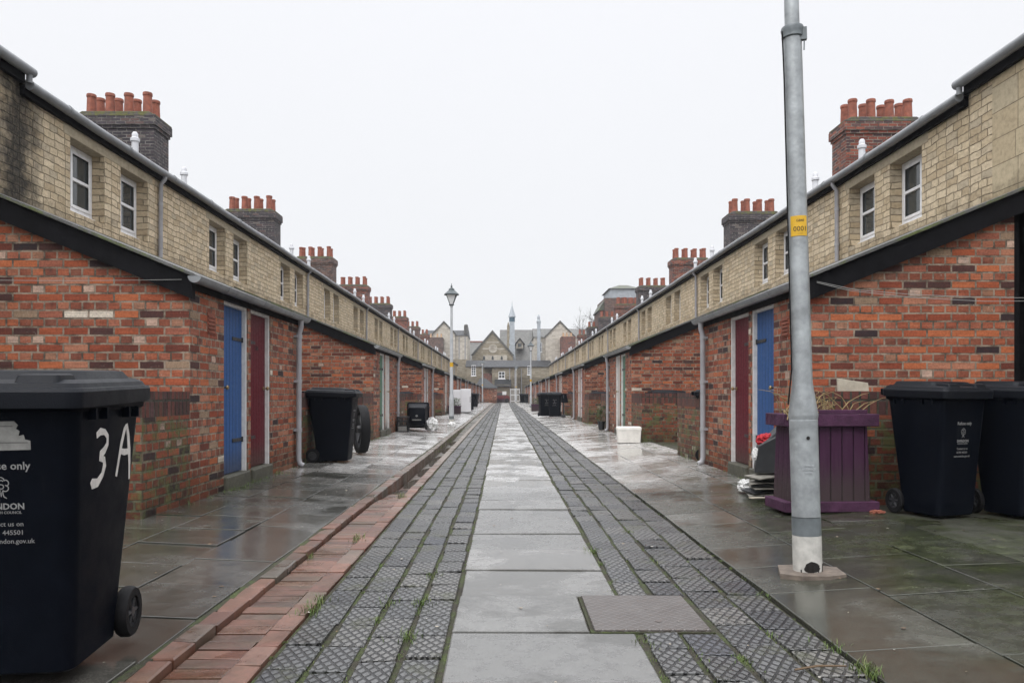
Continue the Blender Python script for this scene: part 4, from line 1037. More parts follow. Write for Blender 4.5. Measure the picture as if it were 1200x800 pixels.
# ---- the big one in the left foreground, marked 3A
b1 = wheelie(); b1.location = (-1.726,2.862,.078); b1.rotation_euler = (0,0,R(7))
tag(b1,'large black wheelie bin with 3A brushed in white on its side, on the left pavement',group=GB)
ang = math.atan2(.0425,.78)
Mx = Matrix.Translation((.2275+.0425*(.765-.12)/.78+.0006,-.05,.765))@Matrix.Rotation(ang,4,'Y')@Matrix.Rotation(R(90),4,'Z')
m = MB()
three = [(-.085,.075),(-.065,.088),(-.04,.085),(-.022,.062),(-.02,.03),(-.035,.005),(-.055,-.012),(-.058,-.024),(-.035,-.035),(-.03,-.062),(-.04,-.10),(-.065,-.128),(-.092,-.13),(-.10,-.115)]
TX = lambda ps: [((p[0]+.1)*1.62-.118,p[1]*.84) for p in ps]
m.stroke(TX(three),[.022,.025,.023,.022,.023,.025,.03,.025,.023,.025,.027,.032,.036,.024],.001,Mx,.0022)
m.stroke(TX([(.045,-.125),(.055,-.06),(.068,.02),(.083,.085),(.094,.105)]),[.019,.022,.023,.024,.017],.001,Mx,.002)
m.stroke(TX([(.094,.107),(.108,.06),(.12,-.01),(.128,-.08),(.132,-.155)]),[.019,.023,.023,.022,.014],.0011,Mx,.002)
m.stroke(TX([(.066,-.012),(.09,-.022),(.122,-.02)]),[.02,.026,.022],.0012,Mx,.002)
m.build('painted_number', M['paint_white'], b1)
ang2 = math.atan2(.0745,.78)
fm = Matrix.Translation((0,-.255-.0745*(.79-.12)/.78-.0008,.79))@Matrix.Rotation(ang2,4,'X')
m = MB(); pl=[(-.13,-.005),(.098,.0),(.098,.030),(.082,.034),(.078,.05),(.062,.046),(.066,.062),(.055,.07),(.062,.082),(.05,.095),(-.13,.092)]
n=len(pl); m.add([fm@Vector((p[0],0,p[1])) for p in pl]+[fm@Vector((p[0],-.0008,p[1])) for p in pl],[tuple(range(n,2*n)),tuple(range(n-1,-1,-1))]+[(i,(i+1)%n,n+(i+1)%n,n+i) for i in range(n)])
lb = m.build('torn_label', M['torn_label'], b1, (.03,0,0)); kids(b1,'lettering')[0].location.x = .03
m = MB(); f2 = fm@Matrix.Translation((0,-.001,0))
for zz,(a,b) in ((.024,(-.12,.09)),(.078,(-.12,.045))): m.stroke([(a,zz),(b,zz)],.0016,.0006,f2)
m.build('ruled_lines', M['rubber'], lb)
# ---- pair by the right wall
b2 = wheelie(); b2.location = (3.44,6.19,.092); b2.rotation_euler = (0,0,R(20)); b2.scale = (.85,.83,1)
tag(b2,'black wheelie bin with white council lettering standing beside the purple planter',group=GB)
b3 = dup(b2); b3.location = (4.08,6.17,.092); b3.rotation_euler = (0,0,R(17)); b3['label'] = 'black wheelie bin at the right edge, beside the bin next to the purple planter'
# ---- mid left bin, side on
plain = wheelie(True); plain.location = (-2.47,11.22,.085); plain.rotation_euler = (0,0,R(91)); tag(plain,'black wheelie bin seen side on, beside the big spoked wheel on the left',group=GB)
def bin_at(x,y,rz,lab,z=.085):
    o = dup(plain); o.location = (x,y,z); o.rotation_euler = (0,0,R(rz)); o['label'] = lab; return o
bin_at(1.84,34.3,10,'left of two black wheelie bins on the right pavement, beyond the white box')
bin_at(2.22,33.4,-8,'right of two black wheelie bins on the right pavement, beyond the white box')
bin_at(-2.12,47.6,20,'black wheelie bin just beyond the two white panels on the left')
for (x,y,rz,lab) in ((3.42,16.35,92,'black bin behind the low wall on the right, its lid above the white box'),(3.15,11.25,70,'black bin behind the mossy wall stub beside the right downpipe'),
                     (3.3,26.1,95,'black bin whose lid shows over the second low wall on the right'),(-3.35,25.7,-88,'black bin whose lid shows over the low wall behind the toppled bin'),
                     (-3.3,35.3,-80,'black bin whose lid shows over the low wall before the white panels'),(3.3,36.0,85,'black bin whose lid shows over the third low wall on the right')):
    bin_at(x,y,rz,lab)
bin_at(2.2,88,60,'left of two small distant bins at the far end of the right pavement'); bin_at(2.75,87.2,75,'right of two small distant bins at the far end of the right pavement')
bin_at(-2.3,60,75,'distant black bin on the left pavement before the brick shed')
bin_at(-2.45,66,85,'furthest black bin on the left pavement, close to the brick shed')
# toppled bin: lies on its front, open top away from the camera, underside to the lane
b4 = wheelie(False, lid=False); b4.location = (-2.28,20.35,.46); b4.rotation_euler = (R(-90),0,R(4))
tag(b4,'black bin toppled on its side on the left pavement, underside towards the camera','wheelie bin',group=GB)
m = MB(); m.box(-.20,.20,-.37,-.33,.0,.985); 
m = MB(); m.loft([rrect(.60,.70,.05,0,-.02,1.0),rrect(.61,.71,.05,0,-.02,1.03),rrect(.5,.6,.05,0,-.02,1.05)]); m.build('lid',M['bin'],b4,smooth=35)
m = MB(); m.lathe([(.03,.018),(.03,.014)],(0,-.03,0),14); m.box(-.12,.12,.06,.09,.012,.02); m.build('base_mark',M['torn_label'],b4)
# black crate behind
t = thing('crate','black plastic lattice crate on end beside the toppled bin','crate',(-2.60,20.1,.09))
m = MB()
for zz in (0,.13,.26,.36): m.box(-.15,.15,-.15,.15,zz,zz+.03)
for a in (-.15,-.05,.05,.13):
    for b in (-.15,.13): m.box(a,a+.02,b,b+.02,.03,.36); m.box(b,b+.02,a,a+.02,.031,.359)
m.build('lattice',M['charcoal'],t)
m = MB(); m.box(-.11,.11,-.157,-.152,.02,.14); m.build('label_panel',M['torn_label'],t)
# ---- white sacks
from mathutils import noise as mnoise
def blob(name, mat, cx, cy, cz, rx, ry, rz, seed, label, cat, group=None):
    rnd_ = random.Random(seed); bm = bmesh.new(); bmesh.ops.create_icosphere(bm, subdivisions=5, radius=1)
    ph = [(Vector((rnd_.gauss(0,1),rnd_.gauss(0,1),rnd_.gauss(0,1)))*2.6, rnd_.uniform(0,6)) for _ in range(14)]
    for v in bm.verts:
        d = v.co.normalized(); o_ = Vector((seed*3.1,seed*1.7,seed*.9))
        q = 1.0-abs(mnoise.noise(d*1.7+o_))*1.5; q2 = 1.0-abs(mnoise.noise(d*4.3+o_))*1.6; q3 = mnoise.noise(d*10+o_)
        v.co = d*(.50+.36*q+.16*q2+.06*q3)
        v.co.z = max(v.co.z,-.55)
    m = MB(); m.add([(cx+v.co.x*rx,cy+v.co.y*ry,cz+(v.co.z+.55)*rz) for v in bm.verts],[tuple(v.index for v in f.verts) for f in bm.faces]); bm.free()
    o = m.build(name,mat,smooth=50); return tag(o,label,cat,group)
blob('white_sack',M['white_bag'],-1.93,20.9,.085,.19,.25,.24,3,'white plastic sack slumped beside the toppled bin','sack')
blob('white_sack',M['white_bag'],-1.55,23.2,.085,.14,.3,.10,5,'small flat white plastic bag on the left pavement before the lamp','sack')
blob('white_sack',M['white_bag'],2.42,7.72,.085,.09,.15,.085,9,'dirty white plastic bag on the ground by the folded card stack','sack')
# ---- big spoked wheel
t = thing('cart_wheel','large black spoked wheel standing upright beside the bin on the left','wheel',(-2.33,12.7,.485),R(22))
m = MB(); r_=.395; m.lathe([(r_*.80,-.06),(r_*.96,-.075),(r_,-.05),(r_,.05),(r_*.96,.075),(r_*.80,.06),(r_*.80,-.06)],(0,0,0),40,'x',cap=False); m.build('tyre',M['rubber'],t,smooth=40)
m = MB(); m.lathe([(r_*.80,-.03),(r_*.80,.03),(r_*.73,.03),(r_*.73,-.03),(r_*.80,-.03)],(0,0,0),40,'x',cap=False)
m.lathe([(.05,-.07),(.065,-.03),(.065,.03),(.05,.09),(0.0,.10)],(0,0,0),16,'x')
for i in range(7):
    a = 2*PI*i/7; m.tube([(.02,.05*math.cos(a),.05*math.sin(a)),(0,.3*math.cos(a),.3*math.sin(a))],.022,8)
m.build('rim',M['bin_rim'],t,smooth=40)
# ---- purple planter on the right
t = thing('planter','purple boarded planter with dead stems beside the street lamp column','planter',(2.67,6.53,.09),R(3))
m = MB()
def tbox(m,w0,d0,w1,d1,z0,z1): m.loft([[(-w0/2,-d0/2,z0),(w0/2,-d0/2,z0),(w0/2,d0/2,z0),(-w0/2,d0/2,z0)],[(-w1/2,-d1/2,z1),(w1/2,-d1/2,z1),(w1/2,d1/2,z1),(-w1/2,d1/2,z1)]])
tbox(m,.665,.36,.62,.35,.08,.70); m.build('box',M['purple'],t,bevel=.004)
m = MB(); tbox(m,.79,.43,.79,.43,0,.085); m.build('plinth',M['purple_plain'],t,bevel=.006)
m = MB()
m.box(-.385,.385,-.225,-.18,.70,.80); m.box(-.385,.385,.18,.225,.70,.80); m.box(-.385,-.345,-.18,.18,.70,.80); m.box(.345,.385,-.18,.18,.70,.80)
m.box(-.34,.34,-.178,.178,.701,.712); m.box(-.30,.30,-.20,-.178,.802,.835)
m.build('rim',M['purple_plain'],t,bevel=.004)
m = MB(); m.prism([(-.34,.713),(.34,.713),(.34,.79),(.1,.81),(-.2,.80),(-.34,.785)],'y',-.175,.175); m.build('soil',M['soil'],t)
m = MB()
for _ in range(42):
    x,y = random.uniform(-.3,.3),random.uniform(-.14,.14); a = random.uniform(-1,1)*.9; l = random.uniform(.12,.42); pts=[]
    for i in range(6):
        q=i/5; pts.append((x+math.sin(a)*l*q*(1.0+.3*q),y+random.uniform(-.03,.03)*q-.08*q*random.random(),.78+l*1.0*q*(1-.45*q)))
    m.tube(pts,[.0045,.004,.004,.003,.0025,.0015],5)
for _ in range(40):
    x = random.uniform(-.36,-.12); m.tube([(x,-.17,.79),(x-.03+random.uniform(-.04,.04),-.23,.80+random.uniform(-.01,.07)),(x-.05+random.uniform(-.05,.05),-.26,.74+random.uniform(-.05,.08))],.005,5)
m.build('dead_stems',M['dry'],t)
# ---- black box slumped on a pile of card
t = thing('recycling_box','charcoal recycling box tipped on end against the blue door, red cloth inside','box',(2.585,7.55,.30),R(-14))
m = MB()
m.loft([[(-.15,-.17,0),(.13,-.20,.0),(.15,.18,.02),(-.13,.20,.02)],[(-.11,-.19,.26),(.19,-.22,.42),(.19,.20,.44),(-.10,.21,.26)],[(-.02,-.19,.33),(.17,-.215,.52),(.18,.20,.53),(-.01,.21,.34)]]); m.build('body',M['charcoal'],t,bevel=.008)
m = MB(); m.loft([[(.165,-.22,.0),(.20,-.225,.0),(.20,.21,.0),(.165,.21,.0)],[(.175,-.24,.53),(.205,-.24,.55),(.205,.22,.55),(.175,.22,.53)]]); m.build('rim',M['charcoal'],t,bevel=.005)
blob('red_cloth',M['red_cloth'],2.54,7.5,.565,.10,.12,.075,12,'crumpled red cloth on top of the charcoal recycling box','cloth')
blob('paper_rag',M['white_bag'],2.43,7.47,.42,.04,.05,.08,15,'scrap of pale paper caught on the edge of the charcoal box','paper')
for i in range(7):
    m = MB(); w_=random.uniform(.17,.23); sh=random.uniform(-.03,.03); z=.095+i*.028
    pts_o=[(-w_,0),(-w_*.3,.012),(w_*.4,.006),(w_,.02+random.uniform(0,.02))]
    poly=[(p[0],p[1]) for p in pts_o]+[(p[0],p[1]+.009) for p in pts_o[::-1]]
    m.prism(poly,'y',-.17,.17)
    o = m.build('folded_card',M['card'] if i%2==0 else M['charcoal']); o.location=(2.57+sh,7.42+random.uniform(-.04,.04),z); o.rotation_euler=(0,random.uniform(-.05,.05),random.uniform(-.35,.25))
    tag(o,('pale' if i%2==0 else 'dark')+f" soggy folded sheet, {('lowest','second','third','fourth','fifth','sixth','topmost')[i]} in the pile under the charcoal box",'folded card',group='pile of folded sheets')
m = MB(); m.box(-.16,.16,-.03,.03,0,.008); o = m.build('batten',M['plank'],loc=(2.42,7.15,.097)); o.rotation_euler=(0,0,R(12)); tag(o,'thin pale strip of wood on the wet flags before the card pile','wood strip')
# pale board on the wall
m = MB(); m.loft([[(-.14,-.012,0),(.135,-.012,0),(.135,.012,0),(-.14,.012,0)],[(-.145,-.012,.115),(.125,-.012,.075),(.125,.012,.075),(-.145,.012,.115)]])
o = m.build('weathered_board',M['plank'],loc=(3.085,6.84,1.077),bevel=.003); tag(o,'short pale weathered board standing on the low brick wall behind the planter','board')
# orange crisp packet scraps
blob('litter_scrap',M['terracotta'],3.02,6.27,.09,.07,.04,.02,21,'orange scrap of litter at the foot of the planter','litter')
# ---- white foam box on the right
t = thing('foam_box','white polystyrene box on the wet flags against the low wall on the right','box',(2.52,15.62,.088),R(-4))
m = MB(); m.loft([rrect(.44,.34,.02,0,0,0,3),rrect(.47,.36,.02,0,0,.25,3)]); m.build('tub',M['foam'],t,smooth=40)
m = MB(); m.loft([rrect(.48,.37,.02,0,0,.252,3),rrect(.48,.37,.02,0,0,.30,3),rrect(.46,.35,.02,0,0,.315,3)]); m.build('lid',M['foam'],t,smooth=40)
# ---- white panels on the left
for (x,y,rz,h_,lab) in ((-2.52,42.4,-6,1.22,'left of two tall white panelled cabinets dumped on the left pavement'),(-1.99,41.0,4,1.26,'right of two tall white panelled cabinets, nearer the lamp')):
    t = thing('white_cabinet',lab,'cabinet',(x,y,.085),R(rz),'dumped white cabinets')
    m = MB(); m.box(-.27,.27,-.10,.42,.03,h_); m.build('case',M['fridge'],t,bevel=.012)
    m = MB(); m.box(-.268,.268,-.145,-.104,.05,h_-.005); dr=m.build('door',M['fridge'],t,bevel=.008)
    m = MB(); m.box(.21,.235,-.165,-.146,.55,.85); m.build('handle',M['bin_rim'],dr,bevel=.004)
    m = MB(); m.box(-.26,.26,-.09,.41,0,.03); m.build('base',M['charcoal'],t)
# small purple planters
def small_planter(x,y,w_,lab,plant=True):
    t = thing('planter',lab,'planter',(x,y,.085))
    m = MB(); m.box(-w_/2,w_/2,-.2,.2,0,.36); m.build('box',M['purple'],t,bevel=.01)
    m = MB(); m.box(-w_/2-.02,w_/2+.02,-.22,.22,.36,.41); m.build('rim',M['purple_plain'],t,bevel=.008)
    if plant:
        m = MB()
        for _ in range(420):
            a=random.uniform(0,2*PI); r_=random.random()**.6*.36*w_/.7; z=.42+random.random()**1.2*.42*(1-.8*r_); c=Vector((r_*math.cos(a),r_*.6*math.sin(a),z)); u=Vector((random.gauss(0,1),random.gauss(0,1),random.gauss(0,.7))).normalized()*.035; v_=u.cross(Vector((random.gauss(0,1),random.gauss(0,1),1))).normalized()*.014
            m.add([c-u,c+v_,c+u,c-v_],[(0,1,2,3)])
        m.build('plant_leaves',M['leafg'],t,recalc=False)
small_planter(-2.42,38.3,.62,'low purple planter on the left pavement before the white cabinets')
small_planter(1.95,44.5,.7,'purple planter with a leafy plant beyond the pair of bins on the right')
small_planter(-.35,97.3,.9,'faded purple planter at the far end of the lane',False)
t = thing('pot_plant','small leafy plant in a dark pot by the second right downpipe','potted plant',(2.66,21.1,.09))
m = MB(); m.lathe([(.07,0),(.10,.2),(.11,.2),(.11,.23),(.08,.23)],n=14); m.build('pot',M['charcoal'],t,smooth=40)
m = MB()
for _ in range(160):
    c=Vector((random.gauss(0,.08),random.gauss(0,.08),.24+random.random()*.4)); u=Vector((random.gauss(0,1),random.gauss(0,1),random.gauss(0,.7))).normalized()*.045; v_=u.cross(Vector((0,.3,1))).normalized()*.016; m.add([c-u,c+v_,c+u,c-v_],[(0,1,2,3)])
m.build('leaves',M['leafg'],t,recalc=False)
# hinged lid hanging by the right bins
t = thing('bin_frame','black upended trolley standing beside the pair of bins on the right','trolley',(2.52,32.6,.085))
m = MB(); m.box(-.03,.03,-.03,.03,0,.95); m.box(-.09,.09,-.04,.04,.0,.12); m.build('post',M['charcoal'],t,bevel=.01)
m = MB(); m.loft([rrect(.30,.07,.02,.06,0,.62,3),rrect(.22,.05,.02,.02,0,1.0,3)]); m.build('flap',M['bin'],t,smooth=40)
m = MB(); m.tube([(0,0,.5),(.28,0,.48)],.02,8); m.build('handle',M['charcoal'],t)
# ---- washing lines
def line(pts, lab):
    m = MB(); m.tube(pts,.0024,5); tag(m.build('washing_line',M['wire'],smooth=60),lab,'washing line',group='washing lines')
line([(-2.83,6.82,2.06)]+[(-2.83-2.6*i/8,6.82-.25*i/8,2.06-.02*math.sin(PI*i/8)-.015*i/8) for i in range(1,9)],'pale washing line strung across the left brick gable')
line([(2.86,7.08,2.08),(3.2,7.05,2.0),(3.7,7.0,1.95),(4.3,6.95,1.92),(5.2,6.9,1.90)],'upper of two washing lines across the right brick gable')
line([(2.86,7.08,2.07),(3.15,7.04,1.99),(3.7,6.98,1.92),(4.3,6.92,1.88),(5.2,6.86,1.88)],'lower of two washing lines across the right brick gable')
# house numerals on the maroon door
o1 = [q for q in COL.objects if q.name.split('.')[0]=='outhouse' and q.location.x<0 and q.location.y<7][0]
m = MB(); m.text('114',.085,Matrix.Translation((-.052,2.02,1.55))@Matrix.Rotation(R(90),4,'Z'),.003)
m.build('numerals',M['charcoal'],kids(o1,'door')[1])
# ================================================================== the far end of the lane
F = 909.0
def PX(x,Y): return (x-590)*Y/F
def PZ(y,Y): return CAMZ+(462-y)*Y/F
def win(t, x, y0, w_, z, h_, bars=(2,3), mat='white_paint', face=-1):
    m = MB(); f=.07
    m.box(x-w_/2,x-w_/2+f,y0-.05,y0+.03,z,z+h_); m.box(x+w_/2-f,x+w_/2,y0-.05,y0+.03,z,z+h_); m.box(x-w_/2+f,x+w_/2-f,y0-.05,y0+.03,z,z+f); m.box(x-w_/2+f,x+w_/2-f,y0-.05,y0+.03,z+h_-f,z+h_)
    for i in range(1,bars[0]): xx=x-w_/2+w_*i/bars[0]; m.box(xx-.03,xx+.03,y0-.04,y0+.02,z+f,z+h_-f)
    for i in range(1,bars[1]): zz=z+h_*i/bars[1]; m.box(x-w_/2+f,x+w_/2-f,y0-.045,y0+.015,zz-.025,zz+.025)
    m.box(x-w_/2-.08,x+w_/2+.08,y0-.1,y0-.052,z-.1,z)
    wn = m.build('window',M[mat],t)
    m = MB(); m.box(x-w_/2+f,x+w_/2-f,y0-.02,y0-.01,z+f,z+h_-f); m.build('pane',M['glass'],wn)
# A: two storey grey stone house across the end
Y=108.0
t = thing('stone_house','grey stone house with dark slate roof and small white windows closing the lane','house',(0,Y,0))
zE, zR = PZ(429,Y), PZ(421,Y)
m = MB(); m.box(PX(547,Y),PX(645,Y),0,6,-.2,zE); m.build('wall',M['stone_grey'],t)
m = MB(); m.prism([(-.2,zE-.05),(3.2,zR),(6.2,zE-.05)],'x',PX(547,Y)-.2,PX(645,Y)+.2); m.build('roof',M['slate_dark'],t)
m = MB(); m.prism([(-4.0,PZ(438,Y)),(-.003,PZ(422,Y)),(-.003,PZ(438,Y))],'x',PX(567,Y),PX(607,Y)); m.box(PX(568,Y),PX(606,Y),-3.6,-.003,-.2,PZ(438,Y)-.01)
wing = MB(); wing.box(PX(577,Y),PX(606,Y),-3.6,-.004,-.2,PZ(438,Y)-.004); wing.build('wing',M['stone_grey'],t)
m = MB(); m.prism([(-3.9,PZ(431,Y)),(-.003,PZ(423.5,Y)),(-.003,PZ(431,Y)-.05),(-3.9,PZ(431,Y)-.05)],'x',PX(567,Y),PX(607,Y)); m.build('wing_roof',M['slate_dark'],t)
m = MB(); m.box(PX(577,Y),PX(606,Y),-3.601,-.004,PZ(438,Y)-.003,PZ(431,Y)-.06); m.build('wing_wall',M['stone_grey'],t)
m = MB(); m.box(PX(567,Y),PX(576.6,Y),-3.2,-.004,-.2,PZ(438,Y)); m.build('brick_wing',M['brick_stack'],t)
win(t,PX(555,Y),-.004,.62,PZ(440,Y),1.45,(2,4)); win(t,PX(588,Y),-3.605,.85,PZ(444,Y),.95,(2,2)); win(t,PX(620,Y),-.004,.5,PZ(439,Y),1.25,(2,4))
for xx in (597,603,611): 
    m = MB(); m.tube([(PX(xx,Y),-3.70 if xx<606 else -.1,0),(PX(xx,Y),-3.70 if xx<606 else -.1,PZ(432,Y))],.06,8); m.build('downpipe',M['pipe'],t,smooth=40)
m = MB(); m.box(PX(582,Y),PX(597,Y),-5.0,-3.62,-.2,PZ(451,Y)); m.build('porch',M['stone_grey'],t)
m = MB(); m.prism([(-5.3,PZ(453,Y)),(-3.62,PZ(445,Y)),(-3.62,PZ(453,Y))],'x',PX(580,Y),PX(598.5,Y)); m.build('porch_roof',M['slate_dark'],t)
# B: the big hall behind
Y=126.0
t = thing('church_hall','large grey roofed hall with a rosette gable and dormer behind the stone house','hall',(0,Y,0))
m = MB(); m.prism([(0,PZ(424,Y)),(7,PZ(397,Y)),(14,PZ(424,Y))],'x',PX(542,Y),PX(585,Y)); m.prism([(-2,PZ(426,Y)),(8,PZ(381.5,Y)),(18,PZ(426,Y))],'x',PX(585.5,Y),PX(694,Y)); m.build('roof',M['slate_far'],t)
m = MB(); m.box(PX(542,Y),PX(585,Y),.2,13.8,-.2,PZ(424.2,Y)); m.box(PX(585.5,Y),PX(694,Y),-1.8,17.8,-.2,PZ(426.2,Y)); m.build('wall',M['stone_grey'],t)
m = MB(); m.box(PX(542,Y),PX(585,Y),6.85,7.15,PZ(397.3,Y),PZ(396,Y)); m.build('ridge_tiles',M['terracotta'],t)
gx=PX(577.5,Y); gz=PZ(392,Y)
m = MB(); m.prism([(PX(554,Y),PZ(424,Y)),(PX(601,Y),PZ(424,Y)),(PX(600.5,Y),PZ(417,Y)),(gx,gz),(PX(554.5,Y),PZ(417,Y))],'y',-4.0,3.0); gb = m.build('gable',M['stone_grey'],t)
m = MB()
m.prism([(PX(552.5,Y),PZ(418,Y)),(gx,gz+.42),(gx,gz+.02),(PX(555.5,Y),PZ(418,Y))],'y',-4.15,-3.8); m.prism([(PX(602.5,Y),PZ(418,Y)),(gx,gz+.42),(gx,gz+.02),(PX(599.5,Y),PZ(418,Y))],'y',-4.16,-3.79); m.build('coping',M['slate_far'],gb)
m = MB(); m.box(PX(566.5,Y),PX(573,Y),-4.03,-4.001,PZ(411,Y),PZ(409.5,Y)); m.box(PX(583,Y),PX(591,Y),-4.03,-4.001,PZ(411,Y),PZ(409.5,Y)); m.box(PX(571,Y),PX(585,Y),-4.03,-4.001,PZ(403.5,Y),PZ(402.2,Y)); m.build('string_course',M['stone_pale'],gb)
m = MB(); c=(PX(578,Y),-4.0,PZ(410,Y)); m.lathe([(.68,0),(.68,-.12),(.56,-.12),(.52,-.03),(0,-.03)],c,28,'y')
for i in range(6):
    a=i*PI/3; m.lathe([(.17,-.031),(.17,-.09),(.11,-.09),(.10,-.04)],(c[0]+.30*math.cos(a),c[1],c[2]+.30*math.sin(a)),12,'y')
m.build('rosette',M['stone_pale'],gb,smooth=40)
m = MB(); m.box(PX(567,Y),PX(594,Y),-4.5,-4.002,PZ(424,Y),PZ(417.5,Y)); m.build('pale_band',M['stone_pale'],t)
m = MB()
for xx in (568,577.7,588): 
    m.prism([(PX(xx-1.2,Y),PZ(423,Y)),(PX(xx+1.2,Y),PZ(423,Y)),(PX(xx+1.2,Y),PZ(420,Y)),(PX(xx,Y),PZ(418.3,Y)),(PX(xx-1.2,Y),PZ(420,Y))],'y',-4.53,-4.501)
m.build('lancet_openings',M['glass'],t)
# dormer
m = MB(); dx=PX(609,Y); m.prism([(dx-.55,PZ(408,Y)),(dx+.55,PZ(408,Y)),(dx+.55,PZ(402,Y)),(dx,PZ(397.6,Y)),(dx-.55,PZ(402,Y))],'y',-.5,6); dm = m.build('dormer',M['stone_pale'],t)
m = MB(); m.prism([(dx-.85,PZ(403.5,Y)),(dx,PZ(396,Y)),(dx,PZ(397.6,Y)),(dx-.62,PZ(403.5,Y))],'y',-.7,6); m.prism([(dx+.85,PZ(403.5,Y)),(dx,PZ(396,Y)),(dx,PZ(397.6,Y)),(dx+.62,PZ(403.5,Y))],'y',-.7,6); m.build('dormer_roof',M['black_paint'],dm)
m = MB(); m.box(dx-.30,dx+.30,-.54,-.505,PZ(406.5,Y),PZ(402.5,Y)); m.build('pane',M['glass'],dm)
# spirelet
t = thing('spirelet','slender lead clad spirelet with blue louvres rising above the hall roofs','spire',(PX(600,Y-3),Y-3,0))
Y2=Y-3; q=Y2/F
m = MB(); m.loft([[(a*8*q/2,b*8*q/2,PZ(425,Y2)) for a,b in ((-1,-1),(1,-1),(1,1),(-1,1))],[(a*5.6*q/2,b*5.6*q/2,PZ(377,Y2)) for a,b in ((-1,-1),(1,-1),(1,1),(-1,1))]]); m.build('shaft',M['lead'],t)
m = MB(); m.box(-5.9*q,-2.9*q,-.45,.3,PZ(425,Y2),PZ(383,Y2)); m.box(-6.3*q,-2.5*q,-.5,.35,PZ(405,Y2),PZ(403,Y2)); m.lathe([(.16,PZ(383,Y2)),(.22,PZ(382.4,Y2)),(.12,PZ(379,Y2)),(.02,PZ(377,Y2))],(-4.4*q,-.1,0),10); m.build('stone_shaft',M['stone_grey'],t)
m = MB(); m.lathe([(.46,PZ(377,Y2)),(.46,PZ(371.5,Y2))],n=8); m.build('louvres',M['band_blue'],t)
m = MB(); m.lathe([(.60,PZ(371.5,Y2)),(.56,PZ(370.6,Y2)),(.28,PZ(364,Y2)),(.06,PZ(358,Y2)),(.025,PZ(353,Y2))],n=8); m.build('spire',M['lead'],t)
# C, D: pale gabled buildings either side
def pale(name, lab, Y, xa, xb, ya, yr, gx, gy, gw, extra):
    t = thing(name, lab, 'building', (0,Y,0))
    m = MB(); m.box(PX(xa,Y),PX(xb,Y),0,9,-.2,PZ(ya,Y)); m.build('wall',M['stone_pale'],t)
    m = MB(); m.prism([(-.15,PZ(ya,Y)+.003),(4.5,PZ(yr,Y)),(9.1,PZ(ya,Y)+.003)],'x',PX(xa,Y)-.1,PX(xb,Y)+.05); m.build('roof',M['slate_dark'] if name=='gabled_house' else M['slate_far'],t)
    m = MB(); m.prism([(PX(gx-gw,Y),-.2),(PX(gx+gw,Y),-.2),(PX(gx+gw,Y),PZ(gy+gw*1.0,Y)),(PX(gx,Y),PZ(gy,Y)),(PX(gx-gw,Y),PZ(gy+gw*1.0,Y))],'y',-.45,4.4); g = m.build('gable',M['stone_pale'],t)
    m = MB(); z_=.12
    m.prism([(PX(gx-gw-.8,Y),PZ(gy+gw+1.2,Y)),(PX(gx,Y),PZ(gy,Y)+.02),(PX(gx,Y),PZ(gy,Y)+.3),(PX(gx-gw-.8,Y),PZ(gy+gw-.9,Y))],'y',-.6,4.4); m.prism([(PX(gx+gw+.8,Y),PZ(gy+gw+1.2,Y)),(PX(gx,Y),PZ(gy,Y)+.02),(PX(gx,Y),PZ(gy,Y)+.3),(PX(gx+gw+.8,Y),PZ(gy+gw-.9,Y))],'y',-.6,4.4); m.build('verge',M['slate_far'],g)
    extra(t, Y)
def exC(t,Y):
    m = MB(); m.box(PX(543.2,Y),PX(547.5,Y),1,4.5,-.2,PZ(381,Y)); m.lathe([(.28,PZ(381,Y)),(.30,PZ(380,Y)),(.22,PZ(378.6,Y))],(PX(545.3,Y),2,0),10); m.build('chimney',M['slate_far'],t)
    m = MB(); m.tube([(PX(538,Y),-.1,.2),(PX(538,Y),-.1,PZ(394,Y))],.06,8); m.tube([(PX(545,Y),-.1,.2),(PX(545,Y),-.1,PZ(394,Y))],.06,8); m.build('downpipe',M['pipe'],t)
    m = MB(); m.box(PX(531,Y),PX(547.8,Y),-.5,-.002,-.2,PZ(421,Y)); m.build('lower_wall',M['stone_grey'],t)
    m = MB(); m.box(PX(502,Y),PX(520.2,Y),-2.4,-.46,-.2,PZ(396.5,Y)); m.box(PX(501.6,Y),PX(520.6,Y),-2.45,-.455,PZ(409,Y),PZ(408.2,Y)); c=m.build('brick_wall',M['brick_brown'],t)
    m = MB()
    for xx in (506,513.5,518): m.lathe([(.14,PZ(396.5,Y)),(.11,PZ(392,Y)),(.14,PZ(391.6,Y))],(PX(xx,Y),-1.4,0),10)
    m.build('pot',M['buff_pot'],c)
def exD(t,Y):
    m = MB(); m.box(PX(629.2,Y),PX(633,Y),-.9,-.46,-.2,PZ(379,Y)); m.lathe([(.3,PZ(379,Y)),(.33,PZ(377,Y)),(.2,PZ(375,Y)),(.22,PZ(372,Y)),(.05,PZ(369,Y))],(PX(631,Y),-.6,0),10); m.build('pinnacle',M['lead'],t)
    win(t,PX(633.5,Y),-.005 if False else -.46,.33,PZ(412.5,Y),1.4,(1,2)); win(t,PX(634,Y),-.46,.42,PZ(436,Y),1.1,(1,2))
    m = MB(); m.box(PX(656,Y),PX(672,Y),-3.2,-.46,-.2,PZ(396,Y)); c=m.build('brick_wall',M['brick_stack'],t)
    m = MB()
    for xx in (659,663,668): m.lathe([(.16,PZ(396,Y)),(.12,PZ(391.5,Y)),(.15,PZ(391,Y))],(PX(xx,Y),-1.8,0),10)
    m.build('pot',M['buff_pot'],c)
pale('gabled_house','pale stone gabled house with dark roof behind the end of the left terrace',113.0,496,547.6,393,384,520.5,378.5,13,exC)
pale('gabled_hall','pale stone gabled building with a pinnacle behind the end of the right terrace',113.0,626,694,395,382,656,378,17,exD)
